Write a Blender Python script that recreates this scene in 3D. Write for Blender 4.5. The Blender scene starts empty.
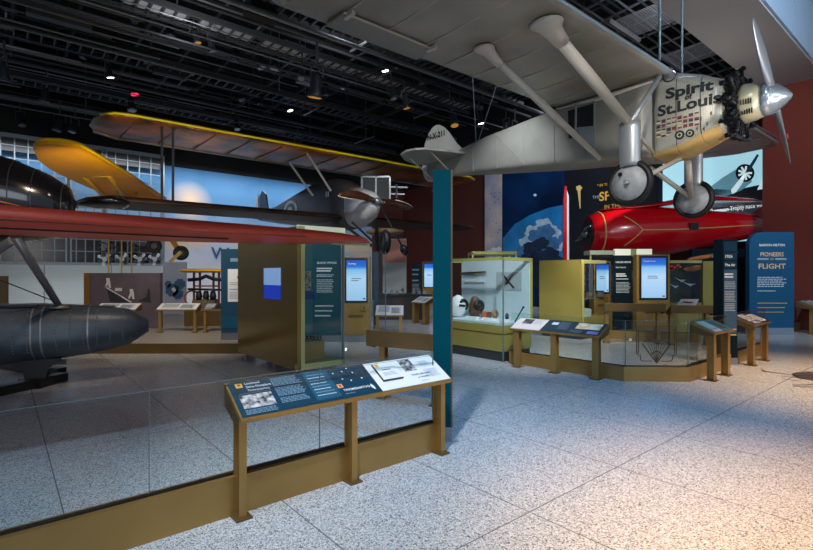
import bpy, math, random
from mathutils import Vector, Matrix
random.seed(7)
C = bpy.context.scene.collection
SC = bpy.context.scene
PI = math.pi

# ------------------------------------------------------------------ camera
FPX, EYE = 487.0, 1.6
cam_d = bpy.data.cameras.new('camera'); cam = bpy.data.objects.new('camera', cam_d); C.objects.link(cam)
cam.location = (0, 0, EYE); cam.rotation_euler = (PI/2, 0, 0)
cam_d.sensor_width = 36.0; cam_d.lens = 36.0*FPX/813.0
cam_d.clip_end = 200
SC.camera = cam
# ------------------------------------------------------------------ world, exposure
w = bpy.data.worlds.new('world'); SC.world = w; w.use_nodes = True
w.node_tree.nodes['Background'].inputs[0].default_value = (0.50, 0.62, 0.80, 1)
w.node_tree.nodes['Background'].inputs[1].default_value = 0.40
SC.view_settings.view_transform = 'Standard'; SC.view_settings.look = 'None'
SC.view_settings.exposure = 0.12; SC.view_settings.gamma = 1.0; SC.view_settings.use_curve_mapping = False

def area(name, loc, target, size, power, color, sy=None):
    l = bpy.data.lights.new(name, 'AREA'); l.energy = power; l.color = color; l.size = size
    if sy: l.shape = 'RECTANGLE'; l.size_y = sy
    o = bpy.data.objects.new(name, l); C.objects.link(o); o.location = loc
    o.rotation_euler = (Vector(target)-Vector(loc)).to_track_quat('-Z', 'Y').to_euler(); return o
def spot(name, loc, target, power, color, deg=50, blend=0.8, rad=0.12):
    l = bpy.data.lights.new(name, 'SPOT'); l.energy = power; l.color = color
    l.spot_size = math.radians(deg); l.spot_blend = blend; l.shadow_soft_size = rad
    o = bpy.data.objects.new(name, l); C.objects.link(o); o.location = loc
    o.rotation_euler = (Vector(target)-Vector(loc)).to_track_quat('-Z', 'Y').to_euler(); return o
WARM = (1.0, 0.80, 0.56); COOL = (0.62, 0.80, 1.0); WHITE = (1.0, 0.97, 0.93)
# added cool fill behind the camera, standing in for concourse daylight
area('camera_side_fill', (5, -9, 6.5), (3, 8, 2.2), 12, 430, (0.80, 0.89, 1.0), 5)
# track lamps, and spots added as unseen fill among them
spot('track_lamp_reader', (-0.6, 1.6, 6.4), (0.3, 3.9, 0), 1400, (0.90, 0.95, 1.0), 52, 1.0)
spot('track_lamp_left', (-2.6, 1.6, 6.4), (-2.4, 3.0, 0), 620, (0.55, 0.78, 1.0), 48, 1.0)
spot('track_lamp_warm', (2.6, 0.6, 6.6), (2.8, 2.5, 0), 3900, (1.0, 0.52, 0.16), 46, 1.0)
spot('track_lamp_blue', (3.0, 3.4, 7.0), (2.0, 5.9, 0), 1250, (0.16, 0.50, 1.0), 62, 1.0)
spot('track_lamp_aisle', (7.4, 5.4, 7.0), (6.8, 6.8, 0), 4200, (1.0, 0.66, 0.40), 52, 1.0)
spot('track_lamp_sign', (8.6, 8.4, 6.6), (9.7, 12.9, 1.3), 850, (0.70, 0.86, 1.0), 46, 1.0)
spot('track_lamp_hall', (1.5, 9.5, 6.2), (2.4, 12.0, 0.4), 700, (0.80, 0.9, 1.0), 80, 1.0)
spot('case_fill', (1.6, 5.2, 4.0), (2.2, 9.4, 0.9), 900, (0.9, 0.96, 0.95), 50, 1.0)  # key fill added for the case faces turned to the camera
spot('right_case_fill', (4.3, 10.2, 3.3), (5.0, 13.0, 1.0), 420, (1.0, 0.93, 0.72), 70, 1.0)  # fill added to brighten the olive case
spot('track_lamp_platform', (-4.2, 8.0, 5.2), (-5.4, 12.6, 0.6), 800, (1.0, 0.86, 0.68), 80, 1.0)
spot('track_lamp_float', (-1.2, 6.3, 1.95+3.0), (-4.6, 9.6, 0.4), 90, (1.0, 0.82, 0.7), 80, 1.0)
spot('track_lamp_fuselage', (2.8, 3.2, 7.5), (5.6, 7.6, 4.2), 260, (0.72, 0.86, 1.0), 55, 1.0)
spot('track_lamp_cowling', (7.6, 3.2, 1.2+2.4), (5.4, 7.6, 4.3), 190, (1.0, 0.84, 0.6), 60, 1.0)
spot('track_lamp_racer', (6.8, 10.6, 6.9), (8.4, 16, 2.9), 2400, (1.0, 0.95, 0.9), 60, 1.0)
spot('track_lamp_lounge', (-2.0, 13.5, 5.8), (-0.6, 17.5, 0.5), 420, (0.9, 0.9, 1.0), 80, 1.0)
spot('track_lamp_biplane', (-0.2, 12.6, 6.8), (-1.4, 17.2, 4.3), 420, (1.0, 0.95, 0.9), 60, 1.0)
spot('track_lamp_gold', (-4.4, 12.2, 2.6), (-4.8, 13.6, 6.0), 260, (1.0, 0.8, 0.5), 120, 1.0)
spot('track_lamp_yellow', (-6.6, 9.6, 2.9), (-8.6, 14.0, 4.4), 420, (1.0, 0.93, 0.8), 70, 1.0)
spot('track_lamp_maroon', (9.5, 9.0, 6.9), (12.6, 13.5, 4.0), 420, (1.0, 0.86, 0.8), 80, 1.0)
spot('bulkhead_fill', (8.83, 3.46, 7.2), (6.91, 9.66, 9.0), 2300, (0.84, 0.92, 1.0), 100, 1.0)  # cool grazing fill added to brighten the bulkhead face, no fixture
spot('soffit_fill', (5.82, 5.5, 3.2), (6.4, 10.28, 7.2), 200, (0.9, 0.93, 1.0), 110, 1.0)  # upward fill added to lift the soffit, no fixture
spot('tail_fill', (-1.6, 8.8, 6.3), (0.6, 13.2, 4.9), 420, (1.0, 0.96, 0.9), 36, 1.0)  # fill added to brighten the fin and tailplane
spot('left_panel_fill', (-0.9, 7.6, 4.4), (-1.7, 11.6, 1.3), 420, (0.92, 0.97, 1.0), 60, 1.0)  # fill added to brighten the left panels and kiosk
spot('track_lamp_wheels', (1.2, 4.2, 5.6), (4.3, 8.4, 3.2), 420, (1.0, 0.96, 0.9), 40, 1.0)
spot('ceiling_fill_right', (6.3, 11.6, 7.7), (7.2, 12.4, 9.5), 120, (0.85, 0.93, 1.0), 150, 1.0)  # unseen upward spots added to lift the dark ceiling pipes
spot('ceiling_fill_left', (-6.0, 13.5, 8.0), (-6.0, 13.8, 10.0), 150, (0.95, 0.97, 1.0), 160, 1.0)
spot('ceiling_fill_middle', (-1.5, 13.5, 8.0), (-1.5, 14.5, 10.0), 150, (0.95, 0.97, 1.0), 160, 1.0)
spot('wing_fill_left', (-3.6, 3.7, 0.15), (-3.9, 4.6, 2.0), 24, (0.95, 0.95, 0.95), 150, 1.0, 0.03)  # unseen pair added to brighten the red wing's underside
spot('wing_fill_right', (-1.2, 4.9, 0.15), (-1.4, 6.2, 2.0), 24, (0.95, 0.95, 0.95), 150, 1.0, 0.03)
spot('track_lamp_enclosure', (4.8, 8.6, 5.6), (4.9, 9.4, 0), 900, (0.86, 0.93, 1.0), 50, 1.0)
spot('back_mural_fill', (8.5, 17.5, 10.5), (6.5, 23.5, 5.0), 2600, (0.85, 0.93, 1.0), 90, 1.0)  # wash added to brighten the back wall murals
spot('track_lamp_black_fuselage', (-1.6, 4.2, 5.6), (-5.2, 6.8, 2.9), 500, (1.0, 0.72, 0.5), 60, 1.0)

# ------------------------------------------------------------------ frames
CA, SA = 0.76822, 0.64018
def W(s, t, z=0.0):                     # hall grid: s along the aisle to the right and away, t away to the left
    return Vector((CA*s-SA*t, SA*s+CA*t, z))
def at(px, py, D):                      # a point seen at a pixel, at depth D
    return Vector(((px-406.5)/FPX*D, D, EYE-(py-275)/FPX*D))
def fl(px, py, z=0.0):                  # where a pixel's ray meets the height z
    D = FPX*(EYE-z)/(py-275); return at(px, py, D)
def on_t(px, t):                        # depth at which a pixel column meets the plane t
    r = (px-406.5)/FPX; return t/(CA-SA*r)
def on_s(px, s):
    r = (px-406.5)/FPX; return s/(CA*r+SA)
def s_of(px, t):
    r = (px-406.5)/FPX; return t*(CA*r+SA)/(CA-SA*r)
def t_of(px, s):
    r = (px-406.5)/FPX; return s*(CA-SA*r)/(CA*r+SA)
AU = math.atan2(0.64, 0.768)            # heading of the s axis

# ------------------------------------------------------------------ materials
def srgb(r, g, b):
    f = lambda c: (c/255/12.92) if c/255 <= 0.04045 else ((c/255+0.055)/1.055)**2.4
    return (f(r), f(g), f(b), 1)
MATS = {}
def mat(name, rgb, rough=0.5, metal=0.0, var=0.0, scale=4.0, emit=0.0, bump=0.0, spec=0.5, coat=0.0, rgb2=None, detail=4):
    if name in MATS: return MATS[name]
    m = bpy.data.materials.new(name); m.use_nodes = True
    nt = m.node_tree; b = nt.nodes['Principled BSDF']
    col = srgb(*rgb)
    b.inputs['Base Color'].default_value = col; b.inputs['Roughness'].default_value = rough
    b.inputs['Metallic'].default_value = metal; b.inputs['Specular IOR Level'].default_value = spec
    b.inputs['Coat Weight'].default_value = coat
    if var or rgb2 or bump:
        tc = nt.nodes.new('ShaderNodeTexCoord'); n = nt.nodes.new('ShaderNodeTexNoise')
        n.inputs['Scale'].default_value = scale; n.inputs['Detail'].default_value = detail
        nt.links.new(tc.outputs['Object'], n.inputs['Vector'])
        if var or rgb2:
            r = nt.nodes.new('ShaderNodeValToRGB'); nt.links.new(n.outputs['Fac'], r.inputs[0])
            r.color_ramp.elements[0].position = 0.35; r.color_ramp.elements[1].position = 0.68
            if rgb2: r.color_ramp.elements[0].color = col; r.color_ramp.elements[1].color = srgb(*rgb2)
            else:
                r.color_ramp.elements[0].color = tuple(c*(1-var) for c in col[:3])+(1,)
                r.color_ramp.elements[1].color = tuple(min(1, c*(1+var)) for c in col[:3])+(1,)
            nt.links.new(r.outputs[0], b.inputs['Base Color'])
        if bump:
            bp = nt.nodes.new('ShaderNodeBump'); bp.inputs['Strength'].default_value = bump; bp.inputs['Distance'].default_value = 0.02
            nt.links.new(n.outputs['Fac'], bp.inputs['Height']); nt.links.new(bp.outputs[0], b.inputs['Normal'])
    if emit:
        b.inputs['Emission Color'].default_value = col; b.inputs['Emission Strength'].default_value = emit
    MATS[name] = m; return m
def glass_mat(name, tint, base=0.05):
    m = bpy.data.materials.new(name); m.use_nodes = True; nt = m.node_tree; nt.nodes.clear()
    o = nt.nodes.new('ShaderNodeOutputMaterial'); mx = nt.nodes.new('ShaderNodeMixShader')
    t = nt.nodes.new('ShaderNodeBsdfTransparent'); t.inputs[0].default_value = tint
    g = nt.nodes.new('ShaderNodeBsdfGlossy'); g.inputs['Roughness'].default_value = 0.0; g.inputs[0].default_value = (1, 1, 1, 1)
    f = nt.nodes.new('ShaderNodeFresnel'); f.inputs[0].default_value = 1.45
    ge = nt.nodes.new('ShaderNodeNewGeometry'); k = nt.nodes.new('ShaderNodeMath'); k.operation = 'SUBTRACT'; k.inputs[0].default_value = 1.0
    nt.links.new(ge.outputs['Backfacing'], k.inputs[1]); q = nt.nodes.new('ShaderNodeMath'); q.operation = 'MULTIPLY'
    nt.links.new(f.outputs[0], q.inputs[0]); nt.links.new(k.outputs[0], q.inputs[1]); nt.links.new(q.outputs[0], mx.inputs[0]); nt.links.new(t.outputs[0], mx.inputs[1]); nt.links.new(g.outputs[0], mx.inputs[2])
    nt.links.new(mx.outputs[0], o.inputs[0]); return m
GLASS = glass_mat('glass', (0.93, 0.965, 0.96, 1))
BRONZE = mat('bronze', (164, 130, 74), 0.38, 0.55, 0.10, 2.0)
BRONZE_D = mat('bronze_dark', (112, 90, 54), 0.38, 0.5, 0.12, 2.0)
CABINET = mat('cabinet_bronze', (150, 124, 62), 0.16, 0.5, 0.08, 0.8)
OLIVE = mat('olive_gold', (154, 142, 74), 0.36, 0.2, 0.06, 1.5)
EDGE = mat('pale_olive_edge', (186, 184, 122), 0.35, 0.2)
STEEL = mat('steel', (140, 146, 152), 0.3, 0.7)
BLACK = mat('black', (14, 15, 17), 0.4)
RUBBER = mat('rubber', (18, 19, 21), 0.5)
NAVY = mat('navy_print', (8, 54, 76), 0.5, spec=0.25)
NAVY2 = mat('navy_print_lighter', (28, 82, 110), 0.5, spec=0.25)
TEAL = mat('teal_print', (0, 68, 82), 0.6, spec=0.05)
DKTEAL = mat('dark_teal_print', (4, 24, 34), 0.5, spec=0.15)
BLUEP = mat('blue_print', (22, 84, 122), 0.5, spec=0.3)
WHITEP = mat('white_print', (226, 228, 232), 0.5)
GREYP = mat('grey_print', (165, 175, 185), 0.5)
INK = mat('ink', (40, 44, 50), 0.5)
PALEINK = mat('pale_ink', (190, 205, 218), 0.5)
MIDINK = mat('mid_ink', (110, 145, 172), 0.5)
GOLD = mat('gold_ink', (222, 170, 70), 0.4)
PHOTO = mat('photo_print', (30, 32, 38), 0.5, scale=26, rgb2=(205, 206, 210), detail=2)
PHOTO2 = mat('photo_print_dark', (18, 18, 24), 0.5, scale=9, rgb2=(120, 112, 118), detail=3)
SILVER = mat('silver_fabric', (150, 146, 136), 0.42, 0.25, 0.14, 1.1)
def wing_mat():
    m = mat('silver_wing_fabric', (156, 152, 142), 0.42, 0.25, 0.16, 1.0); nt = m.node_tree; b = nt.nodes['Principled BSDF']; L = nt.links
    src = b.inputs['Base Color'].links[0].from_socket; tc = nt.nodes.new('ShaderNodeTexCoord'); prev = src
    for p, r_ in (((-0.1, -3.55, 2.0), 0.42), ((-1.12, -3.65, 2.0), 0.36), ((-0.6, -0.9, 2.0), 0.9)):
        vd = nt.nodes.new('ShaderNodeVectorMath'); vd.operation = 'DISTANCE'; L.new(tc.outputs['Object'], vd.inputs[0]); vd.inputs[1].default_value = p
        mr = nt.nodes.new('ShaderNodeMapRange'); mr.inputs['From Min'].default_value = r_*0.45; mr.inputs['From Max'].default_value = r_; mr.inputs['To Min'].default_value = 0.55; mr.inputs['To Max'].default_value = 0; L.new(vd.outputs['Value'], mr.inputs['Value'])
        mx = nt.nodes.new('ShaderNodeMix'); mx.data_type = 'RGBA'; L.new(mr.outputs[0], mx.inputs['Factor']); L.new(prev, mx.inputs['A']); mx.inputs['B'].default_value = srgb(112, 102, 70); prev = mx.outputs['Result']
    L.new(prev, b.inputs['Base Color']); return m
SILVERW = wing_mat()
SILVER2 = mat('silver_metal', (176, 180, 182), 0.32, 0.55, 0.06, 3.0)
STRUTM = mat('strut_fabric', (196, 190, 176), 0.45, 0.1, 0.05, 2.0)
WHITE_PAINT = mat('white_panel', (176, 184, 184), 0.5)
def jewel_mat():                        # burnished engine-turned aluminium: pale swirls
    m = bpy.data.materials.new('burnished_aluminium'); m.use_nodes = True; nt = m.node_tree; b = nt.nodes['Principled BSDF']
    tc = nt.nodes.new('ShaderNodeTexCoord'); v = nt.nodes.new('ShaderNodeTexVoronoi'); v.inputs['Scale'].default_value = 32
    v.inputs['Randomness'].default_value = 0.2
    nt.links.new(tc.outputs['Object'], v.inputs['Vector']); r = nt.nodes.new('ShaderNodeValToRGB')
    nt.links.new(v.outputs['Distance'], r.inputs[0]); r.color_ramp.elements[0].color = srgb(214, 210, 192); r.color_ramp.elements[1].color = srgb(172, 168, 152)
    r.color_ramp.elements[1].position = 0.6
    nt.links.new(r.outputs[0], b.inputs['Base Color']); b.inputs['Metallic'].default_value = 0.35; b.inputs['Roughness'].default_value = 0.38
    return m
JEWEL = jewel_mat()

# ------------------------------------------------------------------ mesh builder
class MB:
    def __init__(self): self.v = []; self.f = []; self.mi = []; self.ms = []; self.cur = 0; self.smooth = False; self.sm = []
    def m(self, material):
        if material not in self.ms: self.ms.append(material)
        self.cur = self.ms.index(material); return self
    def face(self, idx): self.f.append(idx); self.mi.append(self.cur); self.sm.append(self.smooth)
    def addv(self, pts): b = len(self.v); self.v.extend(Vector(p) for p in pts); return b
    def hexa(self, p):                  # 8 points: bottom ring 0-3, top ring 4-7
        b = self.addv(p)
        for q in ((3,2,1,0),(4,5,6,7),(0,1,5,4),(1,2,6,5),(2,3,7,6),(3,0,4,7)): self.face([b+i for i in q])
        return self
    def box(self, x0, x1, y0, y1, z0, z1, fn=None):
        p = [(x0,y0,z0),(x1,y0,z0),(x1,y1,z0),(x0,y1,z0),(x0,y0,z1),(x1,y0,z1),(x1,y1,z1),(x0,y1,z1)]
        if fn: p = [fn(*q) for q in p]
        return self.hexa(p)
    def bar(self, a, b, w, h=None, up=(0,0,1)):
        a, b = Vector(a), Vector(b); d = (b-a).normalized(); h = h or w; up = Vector(up)
        if abs(d.dot(up)) > 0.98: up = Vector((0.64, -0.768, 0))
        s = d.cross(up).normalized()*w/2; u = s.cross(d).normalized()*h/2
        return self.hexa([a-s-u, a+s-u, b+s-u, b-s-u, a-s+u, a+s+u, b+s+u, b-s+u])
    def poly(self, pts): b = self.addv(pts); self.face(list(range(b, b+len(pts)))); return self
    def rings(self, rs, cap0=True, cap1=True, closed=True):
        n = len(rs[0]); bs = [self.addv(r) for r in rs]
        for a, b in zip(bs, bs[1:]):
            for i in range(n if closed else n-1):
                j = (i+1) % n; self.face([a+i, a+j, b+j, b+i])
        sm = self.smooth; self.smooth = False
        if cap0: self.face([bs[0]+i for i in range(n)][::-1])
        if cap1: self.face([bs[-1]+i for i in range(n)])
        self.smooth = sm; return self
    def tube(self, pts, r, n=8, flat=1.0, cap=True):
        pts = [Vector(p) for p in pts]; rs = []; rad = r if isinstance(r, (list, tuple)) else [r]*len(pts)
        ref = Vector((0, 0, 1))
        for i, p in enumerate(pts):
            d = (pts[min(i+1, len(pts)-1)]-pts[max(i-1, 0)]).normalized()
            q = ref if abs(d.dot(ref)) < 0.97 else Vector((0.64, -0.768, 0))
            s = d.cross(q).normalized(); u = s.cross(d).normalized()
            rs.append([p+s*math.cos(2*PI*k/n)*rad[i]+u*math.sin(2*PI*k/n)*rad[i]*flat for k in range(n)])
        o = self.smooth; self.smooth = True; self.rings(rs, cap, cap); self.smooth = o; return self
    def lathe(self, c, axis, prof, n=24, cap0=True, cap1=True):    # prof: (distance along axis, radius)
        c = Vector(c); a = Vector(axis).normalized(); q = Vector((0,0,1)) if abs(a.z) < 0.9 else Vector((1,0,0))
        s = a.cross(q).normalized(); u = s.cross(a).normalized()
        o = self.smooth; self.smooth = True
        self.rings([[c+a*h+(s*math.cos(2*PI*k/n)+u*math.sin(2*PI*k/n))*max(r, 1e-4) for k in range(n)] for h, r in prof], cap0, cap1)
        self.smooth = o; return self
    def ring(self, c, axis, R, r, n=28, k=8, flat=1.0):
        c = Vector(c); a = Vector(axis).normalized(); q = Vector((0,0,1)) if abs(a.z) < 0.9 else Vector((1,0,0))
        s = a.cross(q).normalized(); u = s.cross(a).normalized(); rs = []
        for i in range(n+1):
            th = 2*PI*i/n; e = s*math.cos(th)+u*math.sin(th)
            rs.append([c+e*(R+r*math.cos(2*PI*j/k))+a*r*flat*math.sin(2*PI*j/k) for j in range(k)])
        o = self.smooth; self.smooth = True; self.rings(rs, False, False); self.smooth = o; return self
    def prism(self, pts, off):           # outline polygon pushed by off
        off = Vector(off); pts = [Vector(p) for p in pts]; n = len(pts)
        b = self.addv(pts+[p+off for p in pts])
        self.face([b+i for i in range(n)][::-1]); self.face([b+n+i for i in range(n)])
        for i in range(n): j = (i+1) % n; self.face([b+i, b+j, b+n+j, b+n+i])
        return self
    def build(self, name, material=None, parent=None, world=True, bevel=0):
        me = bpy.data.meshes.new(name)
        vs = self.v
        if parent is not None and world:
            inv = wm(parent).inverted(); vs = [inv @ p for p in vs]
        me.from_pydata([tuple(p) for p in vs], [], self.f); 
        ms = self.ms or [material]
        for m_ in ms: me.materials.append(m_)
        if self.ms: me.polygons.foreach_set('material_index', self.mi)
        me.polygons.foreach_set('use_smooth', self.sm)
        me.update(); me.validate()
        import bmesh
        bm = bmesh.new(); bm.from_mesh(me); bmesh.ops.recalc_face_normals(bm, faces=bm.faces); bm.to_mesh(me); bm.free()
        o = bpy.data.objects.new(name, me); C.objects.link(o)
        if parent is not None: o.parent = parent
        if bevel:
            md = o.modifiers.new('bevel', 'BEVEL'); md.width = bevel; md.segments = 2; md.limit_method = 'ANGLE'
        return o
def wm(o):
    m = Matrix.Translation(o.location) @ o.rotation_euler.to_matrix().to_4x4()
    return (wm(o.parent) @ m) if o.parent else m
def tag(o, label, cat, group=None, kind=None):
    o['label'] = label; o['category'] = cat
    if group: o['group'] = group
    if kind: o['kind'] = kind
    return o
def struct(o, label=None):
    o['kind'] = 'structure'
    if label: o['label'] = label
    return o
def thing(name, loc, label, cat, rz=0.0, group=None):
    o = bpy.data.objects.new(name, None); C.objects.link(o); o.location = loc; o.rotation_euler = (0, 0, rz)
    o.empty_display_size = 0.2
    return tag(o, label, cat, group)
def copy_tree(o, parent=None):
    c = o.copy(); C.objects.link(c)
    if parent: c.parent = parent
    for ch in list(o.children): copy_tree(ch, c)
    return c
def loft_ring(x, hw, zc, hh, e=2.0, n=28, yc=0.0):
    pts = []
    for k in range(n):
        a = 2*PI*k/n; c, s = math.cos(a), math.sin(a)
        pts.append((x, yc+hw*math.copysign(abs(c)**(2/e), c), zc+hh*math.copysign(abs(s)**(2/e), s)))
    return pts
def airfoil(n=9):
    pts = []
    yt = lambda x: 5*(0.2969*math.sqrt(x)-0.126*x-0.3516*x*x+0.2843*x**3-0.1015*x**4)
    xs = [(1-math.cos(PI*i/n))/2 for i in range(n+1)]
    for x in xs: pts.append((x, -0.30*yt(x)))
    for x in xs[::-1][1:-1]: pts.append((x, 1.7*yt(x)+0.01))
    return pts
AF = airfoil()
def wing_rings(secs, fn):               # secs: (span, le, te, z, thickness); fn(span, chordwise, z)
    return [[fn(sp, le+(te-le)*x, z+y*th) for x, y in AF] for sp, le, te, z, th in secs]
def text_mesh(body, size, align='LEFT', extrude=0.0, bold=0.0):
    cu = bpy.data.curves.new('lettering', 'FONT'); cu.body = body; cu.size = size; cu.align_x = align; cu.extrude = extrude
    cu.resolution_u = 3; cu.offset = bold*0.6
    o = bpy.data.objects.new('tmp', cu); C.objects.link(o); bpy.context.view_layer.update()
    me = bpy.data.meshes.new_from_object(o.evaluated_get(bpy.context.evaluated_depsgraph_get()))
    vs = [v.co.copy() for v in me.vertices]; fs = [list(p.vertices) for p in me.polygons]
    bpy.data.objects.remove(o); bpy.data.meshes.remove(me); bpy.data.curves.remove(cu)
    return vs, fs
def letters(mb, body, size, fn, material, align='LEFT', sx=1.0, bold=0.0):
    vs, fs = text_mesh(body, size, align, 0.0, bold); mb.m(material)
    b = mb.addv([fn(v.x*sx, v.y) for v in vs])
    for f in fs: mb.face([b+i for i in f])
def textrows(mb, fn, x0, x1, y0, y1, rows, material, fill=0.5, ragged=0.15):
    mb.m(material); h = (y1-y0)/rows
    for i in range(rows):
        y = y1-h*(i+0.5); x = x0; end = x1-random.random()*ragged*(x1-x0)
        while x < end:
            l = min((0.03+random.random()*0.10)*(x1-x0)+0.02*(x1-x0), end-x)
            mb.poly([fn(x, y-h*fill/2), fn(x+l, y-h*fill/2), fn(x+l, y+h*fill/2), fn(x, y+h*fill/2)]); x += l+0.02*(x1-x0)
def rect(mb, fn, x0, x1, y0, y1, material):
    mb.m(material); mb.poly([fn(x0, y0), fn(x1, y0), fn(x1, y1), fn(x0, y1)])
def vplane(origin, dx, up=(0,0,1), lift=0.0):
    o = Vector(origin); dx = Vector(dx).normalized(); up = Vector(up); n = dx.cross(up)
    return lambda x, y: o+dx*x+up*y+n*lift

# ------------------------------------------------------------------ floor
def floor_mat():
    m = bpy.data.materials.new('terrazzo'); m.use_nodes = True; nt = m.node_tree; b = nt.nodes['Principled BSDF']; L = nt.links
    tc = nt.nodes.new('ShaderNodeTexCoord')
    v = nt.nodes.new('ShaderNodeTexVoronoi'); v.inputs['Scale'].default_value = 140; L.new(tc.outputs['Object'], v.inputs['Vector'])
    sep = nt.nodes.new('ShaderNodeSeparateColor'); L.new(v.outputs['Color'], sep.inputs[0])
    r = nt.nodes.new('ShaderNodeValToRGB'); r.color_ramp.interpolation = 'CONSTANT'; L.new(sep.outputs[0], r.inputs[0])
    e = r.color_ramp.elements; e[0].position = 0; e[0].color = srgb(82, 86, 92); e[1].position = 0.10; e[1].color = srgb(136, 140, 148)
    for p, c in ((0.26, (182, 187, 192)), (0.66, (208, 212, 215)), (0.9, (165, 160, 152))):
        n = e.new(p); n.color = srgb(*c)
    # brass-dark joints at the grid of the hall
    sp = nt.nodes.new('ShaderNodeSeparateXYZ'); L.new(tc.outputs['Object'], sp.inputs[0])
    def comb(ax, ay, off, period, w):
        mx = nt.nodes.new('ShaderNodeMath'); mx.operation = 'MULTIPLY'; mx.inputs[1].default_value = ax; L.new(sp.outputs[0], mx.inputs[0])
        my = nt.nodes.new('ShaderNodeMath'); my.operation = 'MULTIPLY_ADD'; my.inputs[1].default_value = ay; L.new(sp.outputs[1], my.inputs[0]); L.new(mx.outputs[0], my.inputs[2])
        a = nt.nodes.new('ShaderNodeMath'); a.operation = 'ADD'; a.inputs[1].default_value = 100*period-off; L.new(my.outputs[0], a.inputs[0])
        md = nt.nodes.new('ShaderNodeMath'); md.operation = 'MODULO'; md.inputs[1].default_value = period; L.new(a.outputs[0], md.inputs[0])
        lt = nt.nodes.new('ShaderNodeMath'); lt.operation = 'LESS_THAN'; lt.inputs[1].default_value = w; L.new(md.outputs[0], lt.inputs[0]); return lt
    j1 = comb(0.768, 0.64, 2.737, 1.208, 0.009); j2 = comb(-0.64, 0.768, 1.99, 1.72, 0.009)
    mxx = nt.nodes.new('ShaderNodeMath'); mxx.operation = 'MAXIMUM'; L.new(j1.outputs[0], mxx.inputs[0]); L.new(j2.outputs[0], mxx.inputs[1])
    mix = nt.nodes.new('ShaderNodeMix'); mix.data_type = 'RGBA'; L.new(mxx.outputs[0], mix.inputs['Factor']); L.new(r.outputs[0], mix.inputs['A']); mix.inputs['B'].default_value = srgb(104, 106, 110)
    L.new(mix.outputs['Result'], b.inputs['Base Color'])
    b.inputs['Roughness'].default_value = 0.24; b.inputs['Specular IOR Level'].default_value = 0.5
    return m
FLOOR = floor_mat()
struct(MB().box(-40, 40, -14, 50, -0.3, 0).build('floor', FLOOR))

# ------------------------------------------------------------------ walls, ceiling
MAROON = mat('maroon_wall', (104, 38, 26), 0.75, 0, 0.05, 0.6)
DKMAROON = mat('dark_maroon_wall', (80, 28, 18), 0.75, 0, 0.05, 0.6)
SOFF = mat('soffit_grey', (158, 156, 158), 0.7, 0, 0.03, 0.8)
CEIL = mat('black_ceiling', (10, 11, 13), 0.8)
TW, SW = 25.6, 21.0
def wallbox(s0, s1, t0, t1, z0, z1, m, name):
    return struct(MB().box(s0, s1, t0, t1, z0, z1, fn=W).build(name, m))
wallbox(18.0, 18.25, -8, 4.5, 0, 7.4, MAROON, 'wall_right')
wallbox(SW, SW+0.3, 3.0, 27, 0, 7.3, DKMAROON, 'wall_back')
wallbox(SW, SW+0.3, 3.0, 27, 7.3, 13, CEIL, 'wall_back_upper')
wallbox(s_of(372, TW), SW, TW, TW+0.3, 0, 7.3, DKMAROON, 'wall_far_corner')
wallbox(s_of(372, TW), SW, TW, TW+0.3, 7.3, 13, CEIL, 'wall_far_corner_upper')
wallbox(-22, SW+4, -8, 27, 12.0, 12.3, CEIL, 'ceiling')
# bulkhead: a lowered grey soffit along the concourse and its panelled face
wallbox(-12, 18.2, 3.06, 4.5, 7.26, 7.4, SOFF, 'trim_1')
wallbox(-12, 18.2, 4.38, 4.5, 7.4, 12, CEIL, 'trim_2')
FACE = mat('bulkhead_face', (150, 178, 206), 0.45, 0, 0.04, 0.5)
mbp = MB()
s = -12.0
while s < 18:
    mbp.box(s, s+2.17, 3.0, 3.06, 7.3, 8.75, fn=W); mbp.box(s, s+2.17, 3.0, 3.06, 8.78, 10.4, fn=W); mbp.box(s, s+2.17, 3.0, 3.06, 10.43, 12, fn=W); s += 2.2
struct(mbp.build('trim_3', FACE))
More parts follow.
